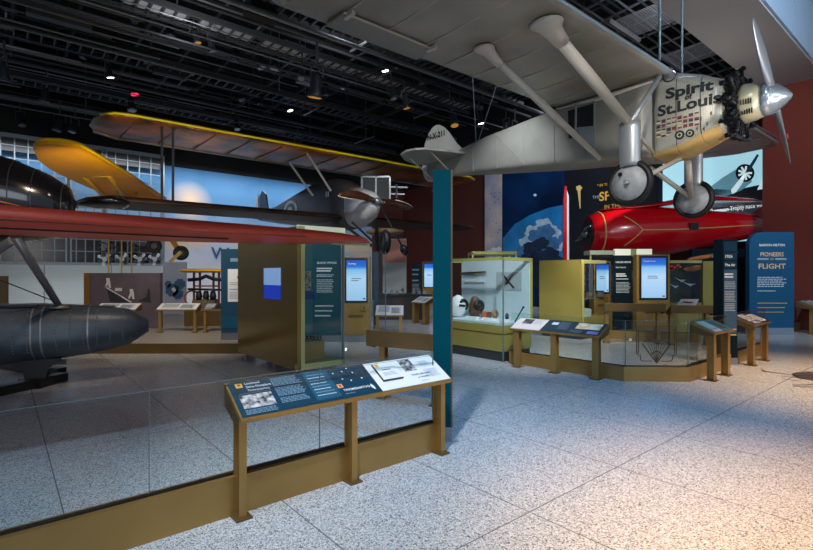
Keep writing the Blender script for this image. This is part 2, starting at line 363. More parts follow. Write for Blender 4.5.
# left wall: printed sky behind, window frames in front
def sky_mat():
    m = bpy.data.materials.new('printed_sky'); m.use_nodes = True; nt = m.node_tree; b = nt.nodes['Principled BSDF']; L = nt.links
    tc = nt.nodes.new('ShaderNodeTexCoord'); sp = nt.nodes.new('ShaderNodeSeparateXYZ'); L.new(tc.outputs['Object'], sp.inputs[0])
    n = nt.nodes.new('ShaderNodeTexNoise'); n.inputs['Scale'].default_value = 0.45; n.inputs['Detail'].default_value = 5; L.new(tc.outputs['Object'], n.inputs['Vector'])
    a = nt.nodes.new('ShaderNodeMath'); a.operation = 'MULTIPLY_ADD'; L.new(n.outputs['Fac'], a.inputs[0]); a.inputs[1].default_value = 2.6; L.new(sp.outputs[2], a.inputs[2])
    mr = nt.nodes.new('ShaderNodeMapRange'); mr.inputs['From Min'].default_value = 2.4; mr.inputs['From Max'].default_value = 8.4; L.new(a.outputs[0], mr.inputs['Value'])
    r = nt.nodes.new('ShaderNodeValToRGB'); L.new(mr.outputs[0], r.inputs[0]); e = r.color_ramp.elements
    e[0].position = 0.0; e[0].color = srgb(206, 208, 216); e[1].position = 1.0; e[1].color = srgb(56, 118, 170)
    for p, c in ((0.26, (190, 198, 214)), (0.36, (222, 196, 164)), (0.46, (150, 178, 208)), (0.7, (96, 150, 196))):
        q = e.new(p); q.color = srgb(*c)
    vd = nt.nodes.new('ShaderNodeVectorMath'); vd.operation = 'DISTANCE'; L.new(tc.outputs['Object'], vd.inputs[0]); vd.inputs[1].default_value = tuple(at(190, 203, on_t(190, 25.6)))
    gr = nt.nodes.new('ShaderNodeMapRange'); gr.inputs['From Min'].default_value = 0.1; gr.inputs['From Max'].default_value = 1.15; gr.inputs['To Min'].default_value = 1; gr.inputs['To Max'].default_value = 0; L.new(vd.outputs['Value'], gr.inputs['Value'])
    mx = nt.nodes.new('ShaderNodeMix'); mx.data_type = 'RGBA'; L.new(gr.outputs[0], mx.inputs['Factor']); L.new(r.outputs[0], mx.inputs['A']); mx.inputs['B'].default_value = srgb(255, 222, 184)
    L.new(mx.outputs['Result'], b.inputs['Base Color']); b.inputs['Roughness'].default_value = 0.7
    return m
SKY = sky_mat()
s_corner = s_of(372, TW)
struct(MB().box(-14, s_corner, TW, TW+0.2, 0, 6.9, fn=W).build('wall_left', SKY))
struct(MB().box(-14, s_corner, TW, TW+0.2, 6.9, 12, fn=W).build('wall_left_upper', CEIL))
area('mural_wash', tuple(W(5, 24.2, 6.75)), tuple(W(5, 25.4, 2.6)), 20, 390, (0.92, 0.95, 1.0), 0.5)
area('mural_wash_low', tuple(W(6, 23.2, 0.15)), tuple(W(6, 26, 2.6)), 12, 60, (0.9, 0.95, 1.0), 0.4)
WT = 25.0
WF = mat('window_frame_paint', (120, 132, 138), 0.5)
DKPANE = mat('dark_pane', (34, 36, 52), 0.25, 0, 0.4, 1.2)
s_end = s_of(162, WT); s_a = s_of(67, WT); s_b = s_of(103, WT)
def window(i, s0, s1, n):
    mb = MB().m(WF)
    mb.box(s0, s0+0.16, WT-0.06, WT+0.06, 2.1, 7.2, fn=W); mb.box(s1-0.06, s1+0.1, WT-0.06, WT+0.06, 2.1, 7.2, fn=W)
    mb.box(s0, s1, WT-0.06, WT+0.06, 7.08, 7.24, fn=W); mb.box(s0, s1, WT-0.1, WT+0.06, 2.02, 2.14, fn=W)
    for k in range(1, n):
        q = s0+(s1-s0)*k/n; mb.box(q-0.02, q+0.02, WT-0.03, WT+0.03, 2.1, 7.1, fn=W)
    z = 2.62
    while z < 7: mb.box(s0, s1, WT-0.025, WT+0.025, z-0.018, z+0.018, fn=W); z += 0.52
    o = struct(mb.build('window_%d' % i))
    g = MB().m(DKPANE); g.box(s0+0.1, s1-0.03, WT+0.04, WT+0.09, 2.12, 3.45, fn=W)
    g.m(mat('black_pane', (16, 18, 22), 0.4)).box(s0+0.1, s1-0.03, WT+0.04, WT+0.09, 6.55, 7.1, fn=W)  # top row of panes in plain black
    g.build('pane', parent=o)
window(1, s_of(-60, WT), s_a, 9); window(2, s_a, s_b, 4); window(3, s_b, s_end, 5)
mb = MB().m(WHITE_PAINT)
q = -13.0
while q < s_end-1:
    q2 = min(q+2.4, s_end); mb.box(q, q2-0.03, WT, WT+0.12, 0, 2.02, fn=W); q = q2
wp = struct(mb.build('trim_4'))
# W of the big title on the clouds
mb = MB(); p0 = W(s_of(211.5, TW-0.05), TW-0.05, EYE+(275-259)/FPX*on_t(216, TW))
letters(mb, 'W', 0.86, vplane(p0, W(1, 0)), mat('title_blue', (32, 84, 128), 0.6), bold=0.02)
tag(mb.build('wall_letter'), 'large dark blue capital W on the white cloud wall', 'letter')

# ------------------------------------------------------------------ ceiling works
PIPE = mat('pipe_black', (66, 68, 72), 0.5, 0.1); PIPE2 = mat('pipe_blue_grey', (112, 118, 124), 0.5, 0.1); PIPE3 = mat('catwalk_grey', (178, 180, 186), 0.5, 0.1)
first = None
i = 0
t = 6.6
while t < 25.5:
    z = random.choice((7.9, 8.4, 8.9, 9.5, 10.2, 10.8)); r = random.choice((0.025, 0.035, 0.05, 0.08))
    if t < 9: z = max(z, 9.0)
    o = MB().tube([W(-14, t, z), W(17.5 if t > 4.6 else 2, t, z)], r, 6).build('ceiling_pipe', random.choice((PIPE, PIPE, PIPE2)))
    tag(o, 'long thin dark pipe running level under the black ceiling', 'pipe', 'parallel ceiling pipes'); t += 0.42+random.random()*0.45
# catwalks with gratings
for ci, (t, z, lab) in enumerate(((9.3, 9.0, 'dark catwalk beam nearest above the silver wing tip'), (12.2, 9.0, 'long grey catwalk beam crossing the upper left ceiling'), (15.4, 9.4, 'pale grey panelled catwalk in the middle of the ceiling'), (18.6, 9.0, 'dark catwalk above the yellow-edged biplane wing'), (22, 8.6, 'farthest catwalk just in front of the printed sky wall'))):
    th = thing('catwalk', W(2, t, z), lab, 'catwalk', AU)
    MB().box(-14, 17.5, t-0.05, t+0.05, z, z+0.17, fn=W).build('beam', PIPE, th)
    MB().box(-14, 17.5, t+0.82, t+0.9, z, z+0.13, fn=W).build('beam', PIPE, th)
    g = MB(); q = -14
    while q < 17: g.box(q, q+0.05, t, t+0.9, z+0.02, z+0.08, fn=W); q += 0.34
    g.build('grating', PIPE, th)
    q = -12
    while q < 16: MB().box(q, q+1.7, t+0.1, t+0.75, z+0.12, z+0.16, fn=W).build('deck_panel', PIPE3 if ci == 2 else PIPE2, th); q += 2.1 if ci == 2 else 5.3
    for q in range(-12, 17, 4):
        MB().bar(W(q, t, z+0.2), W(q, t, 12), 0.05).build('hanger_rod', PIPE, th)
for k in range(17):
    s = -12+k*1.75; z = 9.9+0.3*(k % 3)
    o = MB().box(s, s+0.1, 4.7, 25, z, z+0.16, fn=W).build('ceiling_joist', PIPE)
    tag(o, 'dark steel joist crossing the ceiling at right angles to the pipes', 'joist', 'ceiling cross joists')
# finer conduits, short brackets, droppers
rc = random.Random(21)
t = 9.2
while t < 25.3:
    z = 7.9+rc.random()*2.8; a_ = -14+rc.random()*9; b_ = min(a_+8+rc.random()*16, 17)
    if not (t < 13 and z < 8.6):
        o = MB().tube([W(a_, t, z), W(b_, t, z)], rc.choice((0.012, 0.018, 0.026)), 5).build('ceiling_conduit', rc.choice((PIPE, PIPE2, PIPE2, PIPE3)))
        tag(o, 'thin conduit run clipped beneath the black ceiling', 'conduit', 'thin ceiling conduits')
    t += 0.14+rc.random()*0.16
for k in range(70):
    t = 9.5+rc.random()*15; s_ = -12+rc.random()*28; z = 8.0+rc.random()*2.2
    o = MB().bar(W(s_, t, z), W(s_, t, min(z+0.8+rc.random()*2, 12)), 0.022).build('ceiling_dropper', rc.choice((PIPE, PIPE2)))
    tag(o, 'short thin vertical rod hanging from the black ceiling', 'rod', 'short vertical ceiling rods')
for k in range(46):
    t = 9.0+rc.random()*14; s_ = -12+rc.random()*27; z = 8.3+rc.random()*2.0
    o = MB().box(s_, s_+0.05, t, t+0.7+rc.random()*1.2, z, z+0.05, fn=W).build('ceiling_bracket', rc.choice((PIPE, PIPE2, PIPE2)))
    tag(o, 'short level bracket bridging two ceiling pipes', 'bracket', 'short ceiling brackets')
for k in range(26):
    t = 8.6+rc.random()*15; s_ = -11+rc.random()*24; z = 8.2+rc.random()*1.8; w_ = 0.5+rc.random()*1.1
    o = MB().box(s_, s_+w_, t, t+0.3, z, z+0.22, fn=W).build('ceiling_fixture_box', rc.choice((PIPE, CEIL, PIPE2)))
    tag(o, 'dark equipment box fixed among the ceiling pipes', 'box', 'dark equipment boxes among the ceiling pipes')
for s0, t0 in ((-3.3, 13.6), (-1.4, 13.6), (-1.2, 10.4)):
    g = MB()
    for j in range(14): g.box(s0+j*0.14, s0+j*0.14+0.035, t0, t0+2.0, 9.5, 9.53, fn=W)
    tag(g.build('ceiling_grille', PIPE2), 'slatted grille high in the upper left ceiling', 'grille', 'slatted grilles in the upper left ceiling')
for k in range(13):
    s_ = 8.2+k*0.95
    tag(MB().bar(W(s_, 4.6, 8.9), W(s_+0.6, 9.0, 8.9), 0.05).build('ceiling_joist', PIPE2), 'light steel joist over the slatted grilles by the bulkhead', 'joist', 'light joists by the bulkhead')
for k in range(10):
    t_ = 4.75+k*0.37
    tag(MB().box(6, 20.5, t_, t_+0.035, 8.75, 8.8, fn=W).build('ceiling_rail', PIPE if k % 2 else PIPE2), 'thin light rail over the slatted grilles by the bulkhead', 'rail', 'light rails by the bulkhead')
# fine slatted panels by the bulkhead
for k, s in enumerate((13.0, 16.2)):
    g = MB()
    for j in range(18): g.box(s+j*0.075, s+j*0.075+0.010, 5.0, 6.7, 8.6, 8.61, fn=W)
    g.box(s-0.05, s+1.7, 4.95, 5.0, 8.58, 8.68, fn=W); g.box(s-0.05, s+1.7, 6.7, 6.76, 8.58, 8.68, fn=W)
    tag(g.build('ceiling_grille', PIPE3), 'slatted dark grille in the ceiling beside the grey bulkhead', 'grille', 'slatted grilles beside the bulkhead')
def cable(pts, r, label, m=PIPE):
    return tag(MB().tube(pts, r, 5).build('hanging_cable', m), label, 'cable')
cable([at(18, 5+8, 15), at(60, 28, 16), at(75, 26, 16.4), at(120, 43, 18)], 0.03, 'sagging black flex cable under the upper left ceiling')

# stage spotlights on the ceiling
HOUSE = mat('lamp_housing', (62, 68, 76), 0.35, 0.6)
def make_spot():
    t = thing('ceiling_spotlight', (0, 0, 0), '', 'spotlight')
    b = MB(); b.lathe((0, 0, 0), (0.25, -0.1, -1), [(0, 0.05), (0.06, 0.09), (0.28, 0.1), (0.34, 0.13), (0.4, 0.13)], 12); b.build('housing', HOUSE, t, world=False)
    y = MB(); y.bar((-0.14, 0, -0.12), (-0.14, 0, 0.12), 0.02, 0.04); y.bar((0.14, 0, -0.12), (0.14, 0, 0.12), 0.02, 0.04); y.bar((-0.14, 0, 0.12), (0.14, 0, 0.12), 0.04, 0.02); y.bar((0, 0, 0.12), (0, 0, 0.5), 0.04); y.build('yoke', PIPE, t, world=False)
    l = MB(); l.lathe(Vector((0.25, -0.1, -1)).normalized()*0.4, (0.25, -0.1, -1), [(0, 0.12), (0.01, 0.1)], 12); l.build('lens', mat('lamp_lens', (150, 160, 175), 0.1, 0.3), t, world=False)
    return t
proto = make_spot()
plain = 'small dark stage lamp hanging from the ceiling grid'
LIT = mat('lit_lens', (255, 244, 230), 0.4, emit=9.0); AMB = mat('amber_lens', (220, 150, 40), 0.4, emit=0.35); REDL = mat('red_indicator', (230, 40, 80), 0.4, emit=1.5)
spots = [(135,12,17),(155,20,17),(170,24,17),(194,30,15,'stage lamp with yellow gels near the top left ceiling','amber'),(210,38,15),(46,88,17),(108,66,16,'lit warm stage lamp hanging alone over the left ceiling','lit'),(4,62,12),(60,118,20),(75,122,20),
         (238,48,18),(258,54,18),(276,57,18),(302,68,17),(317,72,12,'large silver stage lamp with amber lens in the ceiling middle','amber'),(345,80,20),(288,102,22,'round white lit lamp in the middle of the ceiling','lit'),(383,59,18,'small lit lamp under the silver wing edge','lit'),(391,88,15),(404,96,15,'stage lamp with amber rim left of the propeller-shaped tail','amber'),
         (432,104,22),(453,114,18,'stage lamp with yellow gel right of the tail fin top','amber'),(479,113,19,'brightest small lit lamp above the silver fuselage','lit'),(506,122,18),(515,125,20),(240,90,20),(262,96,20),(298,140,20),(325,82,20),(222,116,22),(236,120,22),(420,72,19),(20,115,20),(130,98,19),(86,48,18),(330,46,18),(360,60,19)]
for k, sp_ in enumerate(spots):
    px, py, D = sp_[:3]; o = proto if k == 0 else copy_tree(proto)
    o.location = at(px, py, D); o.rotation_euler = (0, 0, random.random()*6.28); sc = 0.9+0.5*random.random()
    if 'silver stage' in (sp_[3] if len(sp_) > 3 else ''): sc = 1.5
    o.scale = (sc, sc, sc)
    if len(sp_) > 3:
        o['label'] = sp_[3]
        for ch in o.children:
            if ch.name.startswith('lens'): ch.data = ch.data.copy(); ch.data.materials[0] = {'lit': LIT, 'amber': AMB}[sp_[4]]
    else: o['label'] = plain; o['group'] = 'dark stage lamps on the ceiling'
EXITL = at(134, 94, 18)
tag(MB().box(EXITL.x-0.12, EXITL.x+0.12, EXITL.y, EXITL.y+0.1, EXITL.z-0.04, EXITL.z+0.04).build('indicator_lamp', REDL), 'tiny pink red indicator lamp on the left ceiling pipes', 'lamp')

# ------------------------------------------------------------------ printed murals on the back wall
def on_wall(px, py, s=SW-0.03):
    D = on_s(px, s); return at(px, py, D)
def mural_panel(name, px0, px1, y0, y1, m, label, cat, th=0.06, s=SW-0.02):
    t0, t1 = t_of(px0, s), t_of(px1, s); D0, D1 = on_s(px0, s), on_s(px1, s)
    zt = EYE+(275-y0)/FPX*(D0+D1)/2; zb = max(0, EYE+(275-y1)/FPX*(D0+D1)/2)
    return tag(MB().box(s-th, s, t1, t0, zb, zt, fn=W).build(name, m), label, cat)
LILAC = mat('banner_print', (150, 156, 184), 0.6, scale=0.8, rgb2=(214, 196, 186))
bn = mural_panel('wall_banner', 485.5, 502.5, 165, 305, LILAC, 'tall pale lilac sky banner with tiny birds on the back wall', 'banner')
# cloud mural
DB = mat('mural_deep_blue', (4, 22, 54), 0.5, scale=0.5, rgb2=(8, 48, 96), spec=0.2)
cm = mural_panel('cloud_mural', 503, 565, 160, 305, DB, 'dark blue night sky mural with a heap of blue clouds', 'mural')
def wfn(s):
    return lambda px, py: on_wall(px, py, s)
mb = MB(); f = wfn(SW-0.09)
mb.m(mat('mural_mid_blue', (20, 124, 190), 0.5, 0, 0.2, 1.2)); mb.poly([f(503,262), f(503,238), f(515,224), f(530,215), f(548,208), f(563,205), f(563,262)])
mb.build('lit_sky_field', parent=cm)
cloudc = [mat('cloud_pale', (176, 204, 226), 0.6, 0, 0.15, 3), mat('cloud_mid', (66, 120, 174), 0.6, 0, 0.2, 3), mat('cloud_dark', (18, 42, 74), 0.6, 0, 0.2, 3)]
def blob(mb, cx, cy, r, f, m, seed):
    rr = random.Random(seed); mb.m(m); pts = []
    for k in range(26):
        a = 2*PI*k/26; q = r*(1+0.12*math.sin(a*5+seed)+0.06*math.sin(a*9)); pts.append(f(cx+q*math.cos(a), cy+q*0.85*math.sin(a)))
    mb.poly(pts)
for li, (sx, blobs, m) in enumerate(((SW-0.10, [(533,232,8),(544,226,9),(553,233,8),(527,243,8),(556,246,7),(537,243,12)], cloudc[0]), (SW-0.11, [(536,236,8),(546,232,9),(554,243,7),(530,250,9),(545,247,12),(522,252,6)], cloudc[1]), (SW-0.12, [(532,249,9),(542,243,7),(550,255,9),(540,262,12),(527,262,9),(557,262,7),(536,275,14),(550,280,14)], cloudc[2]))):
    mb = MB()
    for k, (x, y, r) in enumerate(blobs): blob(mb, x, y, r, lambda a, b, s=sx-0.001*k: on_wall(a, b, s), m, k+li*7)
    mb.build('cloud', parent=cm)
mb = MB(); blob(mb, 535, 195, 1.6, wfn(SW-0.1), mat('moon_print', (170, 205, 235), 0.5, emit=0.15), 3); mb.build('moon', parent=cm)
mb = MB(); f = wfn(SW-0.1); mb.m(mat('bird_ink', (70, 66, 80), 0.6))
rr = random.Random(4)
for k in range(16):
    x = 488+rr.random()*12; y = 188+rr.random()*52; mb.poly([f(x, y), f(x+1.6, y-0.5), f(x+1.2, y+0.7)])
mb.m(WHITEP)
for x, y, r in ((489,252,2.4),(494,250,3),(499,249,2.6),(491,259,2.6),(498,259,3)): blob(mb, x, y, r, f, WHITEP, x)
mb.build('birds_and_surf', parent=bn)
# black title panel
bp = mural_panel('black_wall_board', 565.6, 660, 150, 308, mat('black_panel', (12, 16, 24), 0.45), 'tall black wall panel with small gold words behind the red racer', 'panel')
mb = MB(); f0 = on_wall(602, 199.5, SW-0.1)
wl = lambda px, py: vplane(on_wall(px, py, SW-0.1), W(0, -1))
letters(mb, 'SP', 0.56, wl(599, 201), GOLD, bold=0.02); letters(mb, '* IN THE', 0.17, wl(597, 187), GOLD); letters(mb, 'IN THE AIR', 0.26, wl(604, 209), GOLD)
letters(mb, 'THE', 0.2, wl(592.5, 199), GREYP)
mb.build('lettering', parent=bp)
mb = MB().m(mat('flare_gold', (228, 190, 120), 0.5)); blob(mb, 579, 188, 3, wfn(SW-0.1), MATS['flare_gold'], 2)
f = wfn(SW-0.105); mb.poly([f(577.5,190), f(580.5,190), f(580.6,208), f(579.8,209)]); mb.build('flare_picture', parent=bp)
# red and white upright wing panel
th = thing('upright_wing_panel', at(566.5, 305, 22), 'narrow upright red and white wing panel beside the cloud mural', 'wing panel')
pts = lambda l, r: [at(l, 268, 22), at(r, 268, 22), at(r, 200, 22), at((l+r)/2+1.5, 186, 22), at((l+r)/2-0.5, 186, 22), at(l, 200, 22)]
MB().prism(pts(563.5, 567), (0, 0.12, 0)).build('red_skin', mat('racing_red', (190, 16, 24), 0.2, coat=0.6), th)
MB().prism([at(567, 268, 22), at(569.2, 268, 22), at(568.8, 196, 22), at(567, 190, 22)], (0, 0.1, 0)).build('white_skin', WHITEP, th)
MB().box(*(lambda a, b: (a.x, b.x, a.y, a.y+0.15, 0, a.z))(at(563.5, 268, 22), at(569.2, 268, 22))).build('stand', BLACK, th)
# backlit photograph of an aeroplane nose
SCREEN = mat('backlit_print', (118, 168, 186), 0.5, emit=0.75, scale=0.7)
tp = thing('backlit_photo_wall', W(SW-0.2, t_of(712, SW-0.2), 0), 'large backlit blue photograph of an aeroplane nose and propeller', 'photograph', AU)
def bw(px, py, s=SW-0.2): return on_wall(px, py, s)
def wq(px0, px1, y0, y1, s=SW-0.2):      # level rectangle on the wall between two columns
    zt = EYE+(275-y0)/FPX*on_s((px0+px1)/2, s); zb = EYE+(275-y1)/FPX*on_s((px0+px1)/2, s)
    return t_of(px0, s), t_of(px1, s), zb, zt
ta, tb_, zb, zt = wq(664, 790, 153, 242)
MB().box(SW-0.3, SW-0.16, tb_-0.1, ta+0.2, zb-0.1, zt+0.15, fn=W).build('frame', mat('blue_black_frame', (14, 28, 44), 0.4), tp)
MB().box(SW-0.32, SW-0.3, tb_, ta, zb, zt, fn=W).build('print', mat('backlit_sky', (156, 204, 218), 0.5, emit=0.85), tp)
g = wfn(SW-0.33)
mb = MB().m(mat('backlit_body', (104, 158, 176), 0.5, emit=0.45)); mb.poly([g(706,190), g(722,178), g(738,168), g(750,172), g(752,182), g(742,190), g(724,197), g(708,197)])
mb.m(mat('backlit_ground', (34, 44, 58), 0.5, emit=0.1)); mb.poly([g(699,192), g(716,189), g(735,190), g(768,183), g(768,205), g(699,212)])
g2 = wfn(SW-0.34); mb.m(BLACK); mb.poly([g2(745+9.5*math.cos(a*PI/12), 173+9*math.sin(a*PI/12)) for a in range(24)])
g3 = wfn(SW-0.35); mb.m(mat('backlit_white', (205, 230, 235), 0.5, emit=0.7))
for a in range(9):
    c, s_ = math.cos(a*PI*2/9), math.sin(a*PI*2/9); mb.poly([g3(745+3*c-s_, 173+3*s_+c), g3(745+7*c-s_, 173+7*s_+c), g3(745+7*c+s_, 173+7*s_-c), g3(745+3*c+s_, 173+3*s_-c)])
mb.poly([g3(745+3*math.cos(a*PI/6), 173+3*math.sin(a*PI/6)) for a in range(12)])
mb.poly([g3(732,194), g3(731,190), g3(742,176), g3(746,174), g3(743,182), g3(736,192)]); mb.poly([g3(757,190), g3(764,176), g3(768,178), g3(768,188)])
g4 = wfn(SW-0.36); mb.m(mat('backlit_blade', (40, 84, 100), 0.5, emit=0.15)); mb.poly([g4(745,173), g4(747,169), g4(757,154), g4(759,155), g4(756,161), g4(749,172)])
mb.build('picture', parent=tp)
mb = MB().m(mat('caption_grey', (62, 78, 96), 0.5, emit=0.12)); mb.poly([g2(709,214), g2(762,203), g2(766,218), g2(740,222), g2(709,222)])
letters(mb, 'Thompson Trophy Race winner', 0.24, vplane(bw(709, 213.6, SW-0.4), W(0, -1)+Vector((0, 0, 0.05))), mat('caption_white', (230, 236, 240), 0.5, emit=0.5), sx=0.62, bold=0.008)
mb.build('caption', parent=tp)

# ------------------------------------------------------------------ Spirit of St. Louis
O = Vector((4.64, 8.75, 3.0))
AN = math.atan2(-0.768, 0.64)
sp = thing('monoplane', O, 'silver high-wing monoplane lettered Spirit of St. Louis, hung at upper right', 'airplane', AN)
def S(k, y, z): return (k, y, z-3.0)     # local: k to the nose, y to the far side, z height above the floor
def build(mb, name, m=None, par=sp, bevel=0): return mb.build(name, m, par, world=False, bevel=bevel)
FUS = [(-6.3, 0.04, 4.45, 0.20, 3), (-5.4, 0.16, 4.50, 0.28, 4), (-4.0, 0.28, 4.50, 0.44, 6), (-2.0, 0.42, 4.45, 0.60, 8), (-1.0, 0.45, 4.42, 0.65, 9), (-0.03, 0.45, 4.36, 0.71, 9)]
COW = [(-0.03, 0.45, 4.36, 0.71, 9), (0.35, 0.45, 4.34, 0.66, 6), (0.7, 0.43, 4.35, 0.56, 4), (1.02, 0.38, 4.34, 0.44, 2.6)]
def interp(secs, x):
    x = min(max(x, secs[0][0]), secs[-1][0])
    for a, b in zip(secs, secs[1:]):
        if x <= b[0]:
            q = (x-a[0])/(b[0]-a[0]); return [a[i]+(b[i]-a[i])*q for i in range(5)]
def rings_of(secs, sub=3, n=36):
    xs = []
    for a, b in zip(secs, secs[1:]): xs += [a[0]+(b[0]-a[0])*i/sub for i in range(sub)]
    xs.append(secs[-1][0]); out = []
    for x in xs: q = interp(secs, x); out.append([S(*p) for p in loft_ring(q[0], q[1], q[2], q[3], q[4], n)])
    return out
mb = MB(); mb.smooth = True; mb.rings(rings_of(FUS)); fu = build(mb, 'fuselage', SILVER)
mb = MB()
for k in (-0.6, -1.3, -2.0, -2.8, -3.6, -4.4):
    q = interp(FUS, k); mb.box(k-0.008, k+0.008, -q[1]-0.012, -q[1]+0.02, q[2]-q[3]*0.85, q[2]+q[3]*0.8, fn=S)
for a, b in ((-0.6, -1.3), (-2.0, -2.8), (-2.8, -3.6)):
    qa, qb = interp(FUS, a), interp(FUS, b); mb.bar(S(a, -qa[1]-0.003, qa[2]-qa[3]*0.8), S(b, -qb[1]-0.003, qb[2]+qb[3]*0.75), 0.012)
mb.build('fabric_ridge', SILVER, fu, world=False)
mb = MB(); mb.smooth = True; mb.rings(rings_of(COW)); build(mb, 'cowling', JEWEL)
mb = MB().m(BLACK)                       # cowling seams
mb.smooth = True
for k in (0.0, 0.36, 0.72):
    q = interp(COW, k); ra = [S(*p) for p in loft_ring(k, q[1]+0.004, q[2], q[3]+0.004, q[4], 36)]; rb = [S(*p) for p in loft_ring(k+0.012, q[1]+0.004, q[2], q[3]+0.004, q[4], 36)]
    mb.rings([ra, rb], False, False)
build(mb, 'cowling_seam')
# golden plywood belly panel, its warm reflection put into the colour
mb = MB(); PLY = mat('belly_ply_reflection', (206, 172, 104), 0.35, 0.2, 0.12, 4)
rs = []
for i in range(9):
    k = -0.02+i*1.0/8; q = interp(COW, k); pts = [p for p in loft_ring(k, q[1]+0.006, q[2], q[3]+0.006, q[4], 36)][18:37]
    rs.append([S(*p) for p in pts if p[2] < q[2]-q[3]*0.62])
nmin = min(len(r) for r in rs); rs = [r[(len(r)-nmin)//2:(len(r)-nmin)//2+nmin] for r in rs]
mb.smooth = True; mb.rings(rs, False, False, closed=False); build(mb, 'belly_panel', PLY)
def proj(secs=COW, off=0.008):
    def fn(x, z):
        q = interp(secs, x); d = min(abs(z-q[2])/q[3], 0.98); return S(x, -(q[1]*(1-d**q[4])**(1/q[4])+off), z)
    return fn
P = proj()
mb = MB(); LB = mat('letter_black', (18, 24, 30), 0.5)
letters(mb, 'Spirit', 0.24, lambda x, y: P(0.2+x, 4.60+y-x*0.03), LB, sx=1.36, bold=0.016)
letters(mb, 'of', 0.13, lambda x, y: P(0.5+x, 4.505+y), LB, bold=0.008)
letters(mb, 'St.Louis', 0.25, lambda x, y: P(0.07+x, 4.33+y+x*0.02), LB, sx=1.2, bold=0.014)
build(mb, 'name_lettering')
mb = MB(); cols = [mat('flag_red', (140, 52, 44), 0.5), mat('flag_navy', (36, 42, 70), 0.5), mat('flag_cream', (200, 186, 150), 0.5), mat('flag_brown', (92, 60, 44), 0.5)]
rr = random.Random(3)
for row in range(4):
    for c in range(8 if row < 3 else 3):
        x = 0.05+c*0.085; z = 4.26-row*0.08; mb = MB()
        a, b = rr.sample(cols, 2); mb.m(a)
        mb.poly([P(x, z), P(x+0.065, z), P(x+0.065, z-0.025), P(x, z-0.025)]); mb.m(b)
        mb.poly([P(x, z-0.025), P(x+0.065, z-0.025), P(x+0.065, z-0.055), P(x, z-0.055)]); build(mb, 'flag')
for cx_, r_ in ((0.42, 0.075), (0.57, 0.065)):
    mb = MB().m(LB); mb.poly([P(cx_+r_*math.cos(a*PI/10), 3.94+r_*math.sin(a*PI/10)) for a in range(20)])
    P2 = proj(COW, 0.012); mb.m(cols[2]); mb.poly([P2(cx_+r_*0.55*math.cos(a*PI/8), 3.94+r_*0.55*math.sin(a*PI/8)) for a in range(16)])
    P3 = proj(COW, 0.016); mb.m(LB); mb.poly([P3(cx_+r_*0.4*math.cos(a*PI/2), 3.94+r_*0.4*math.sin(a*PI/2)) for a in range(4)]); build(mb, 'round_emblem')
for x, z in ((0.72, 4.15), (0.8, 4.05), (0.66, 4.0), (0.86, 4.2), (0.75, 3.98)):
    mb = MB().m(cols[3]); mb.poly([P(x, z), P(x+0.03, z+0.03), P(x+0.02, z-0.05)]); build(mb, 'small_emblem')
# wing
mb = MB(); mb.smooth = True
LE, TE, ZW = 0.25, -2.0, 5.06
secs = []
for y, le, te, z, th_ in ((-7.0, -0.75, -1.2, ZW, 0.08), (-6.93, -0.25, -1.75, ZW, 0.2), (-6.75, 0.1, -2.0, ZW, 0.26), (-6.4, 0.22, -2.1, ZW, 0.3), (-5.9, LE, TE-0.1, ZW, 0.33), (0, LE, TE, ZW, 0.33), (6.4, 0.22, -2.1, ZW, 0.3), (6.75, 0.1, -2.0, ZW, 0.26), (7.0, -0.75, -1.2, ZW, 0.08)):
    secs.append((y, le, te, z, th_))
mb.rings(wing_rings(secs, lambda y, k, z: S(k, y, z))); wg = build(mb, 'wing', SILVERW)
mb = MB().m(mat('leading_edge_blue_grey', (150, 172, 190), 0.35, 0.3)); mb.smooth = True
mb.tube([S(LE-0.005, -6.3, ZW+0.03), S(LE-0.005, 6.3, ZW+0.03)], 0.022, 8); build(mb, 'leading_edge')
mb = MB()                                # aileron and rib seams underside
for y in [-6.4+0.7*i for i in range(19)]:
    mb.box(TE+0.05, LE-0.2, y-0.008, y+0.008, ZW-0.048, ZW-0.03, fn=S)
mb.build('rib_tape', mat('rib_tape', (178, 172, 160), 0.45, 0.2), wg, world=False)
for sg in (-1, 1):
    mb = MB(); y0, y1 = sorted((sg*4.12, sg*5.75))
    mb.box(TE-0.06, TE+0.36, y0, y1, ZW-0.065, ZW-0.03, fn=S)
    a = build(mb, 'aileron', mat('aileron_grey', (138, 136, 130), 0.45, 0.2))
    h = MB(); h.box(TE+0.37, TE+0.395, y0, y1, ZW-0.07, ZW-0.05, fn=S)
    for q in (y0+0.05, y1-0.12): h.box(TE+0.3, TE+0.5, q, q+0.05, ZW-0.1, ZW-0.05, fn=S)
    h.build('hinge', STRUTM, a, world=False)
# wing to fuselage fairing and top skylight windscreen slope
mb = MB(); mb.smooth = True
mb.rings([[S(*p) for p in loft_ring(k, hw, zc, hh, 2.4, 20)] for k, hw, zc, hh in ((0.1, 0.44, 4.98, 0.2), (0.4, 0.40, 4.93, 0.12), (0.7, 0.30, 4.86, 0.08), (0.95, 0.16, 4.76, 0.04))])
build(mb, 'nose_fairing', SILVER2)
mb = MB(); mb.ring(S(0.26, -0.447, 5.0), (0, 1, 0), 0.11, 0.010, 20, 6); build(mb, 'fairing_trim', BLACK)
mb = MB(); mb.smooth = True; mb.tube([S(0.1, -0.50, ZW-0.1), S(-0.9, -0.47, ZW-0.12), S(-1.95, -0.44, ZW-0.07)], [0.02, 0.05, 0.015], 8); build(mb, 'wing_root_fillet', STRUTM)
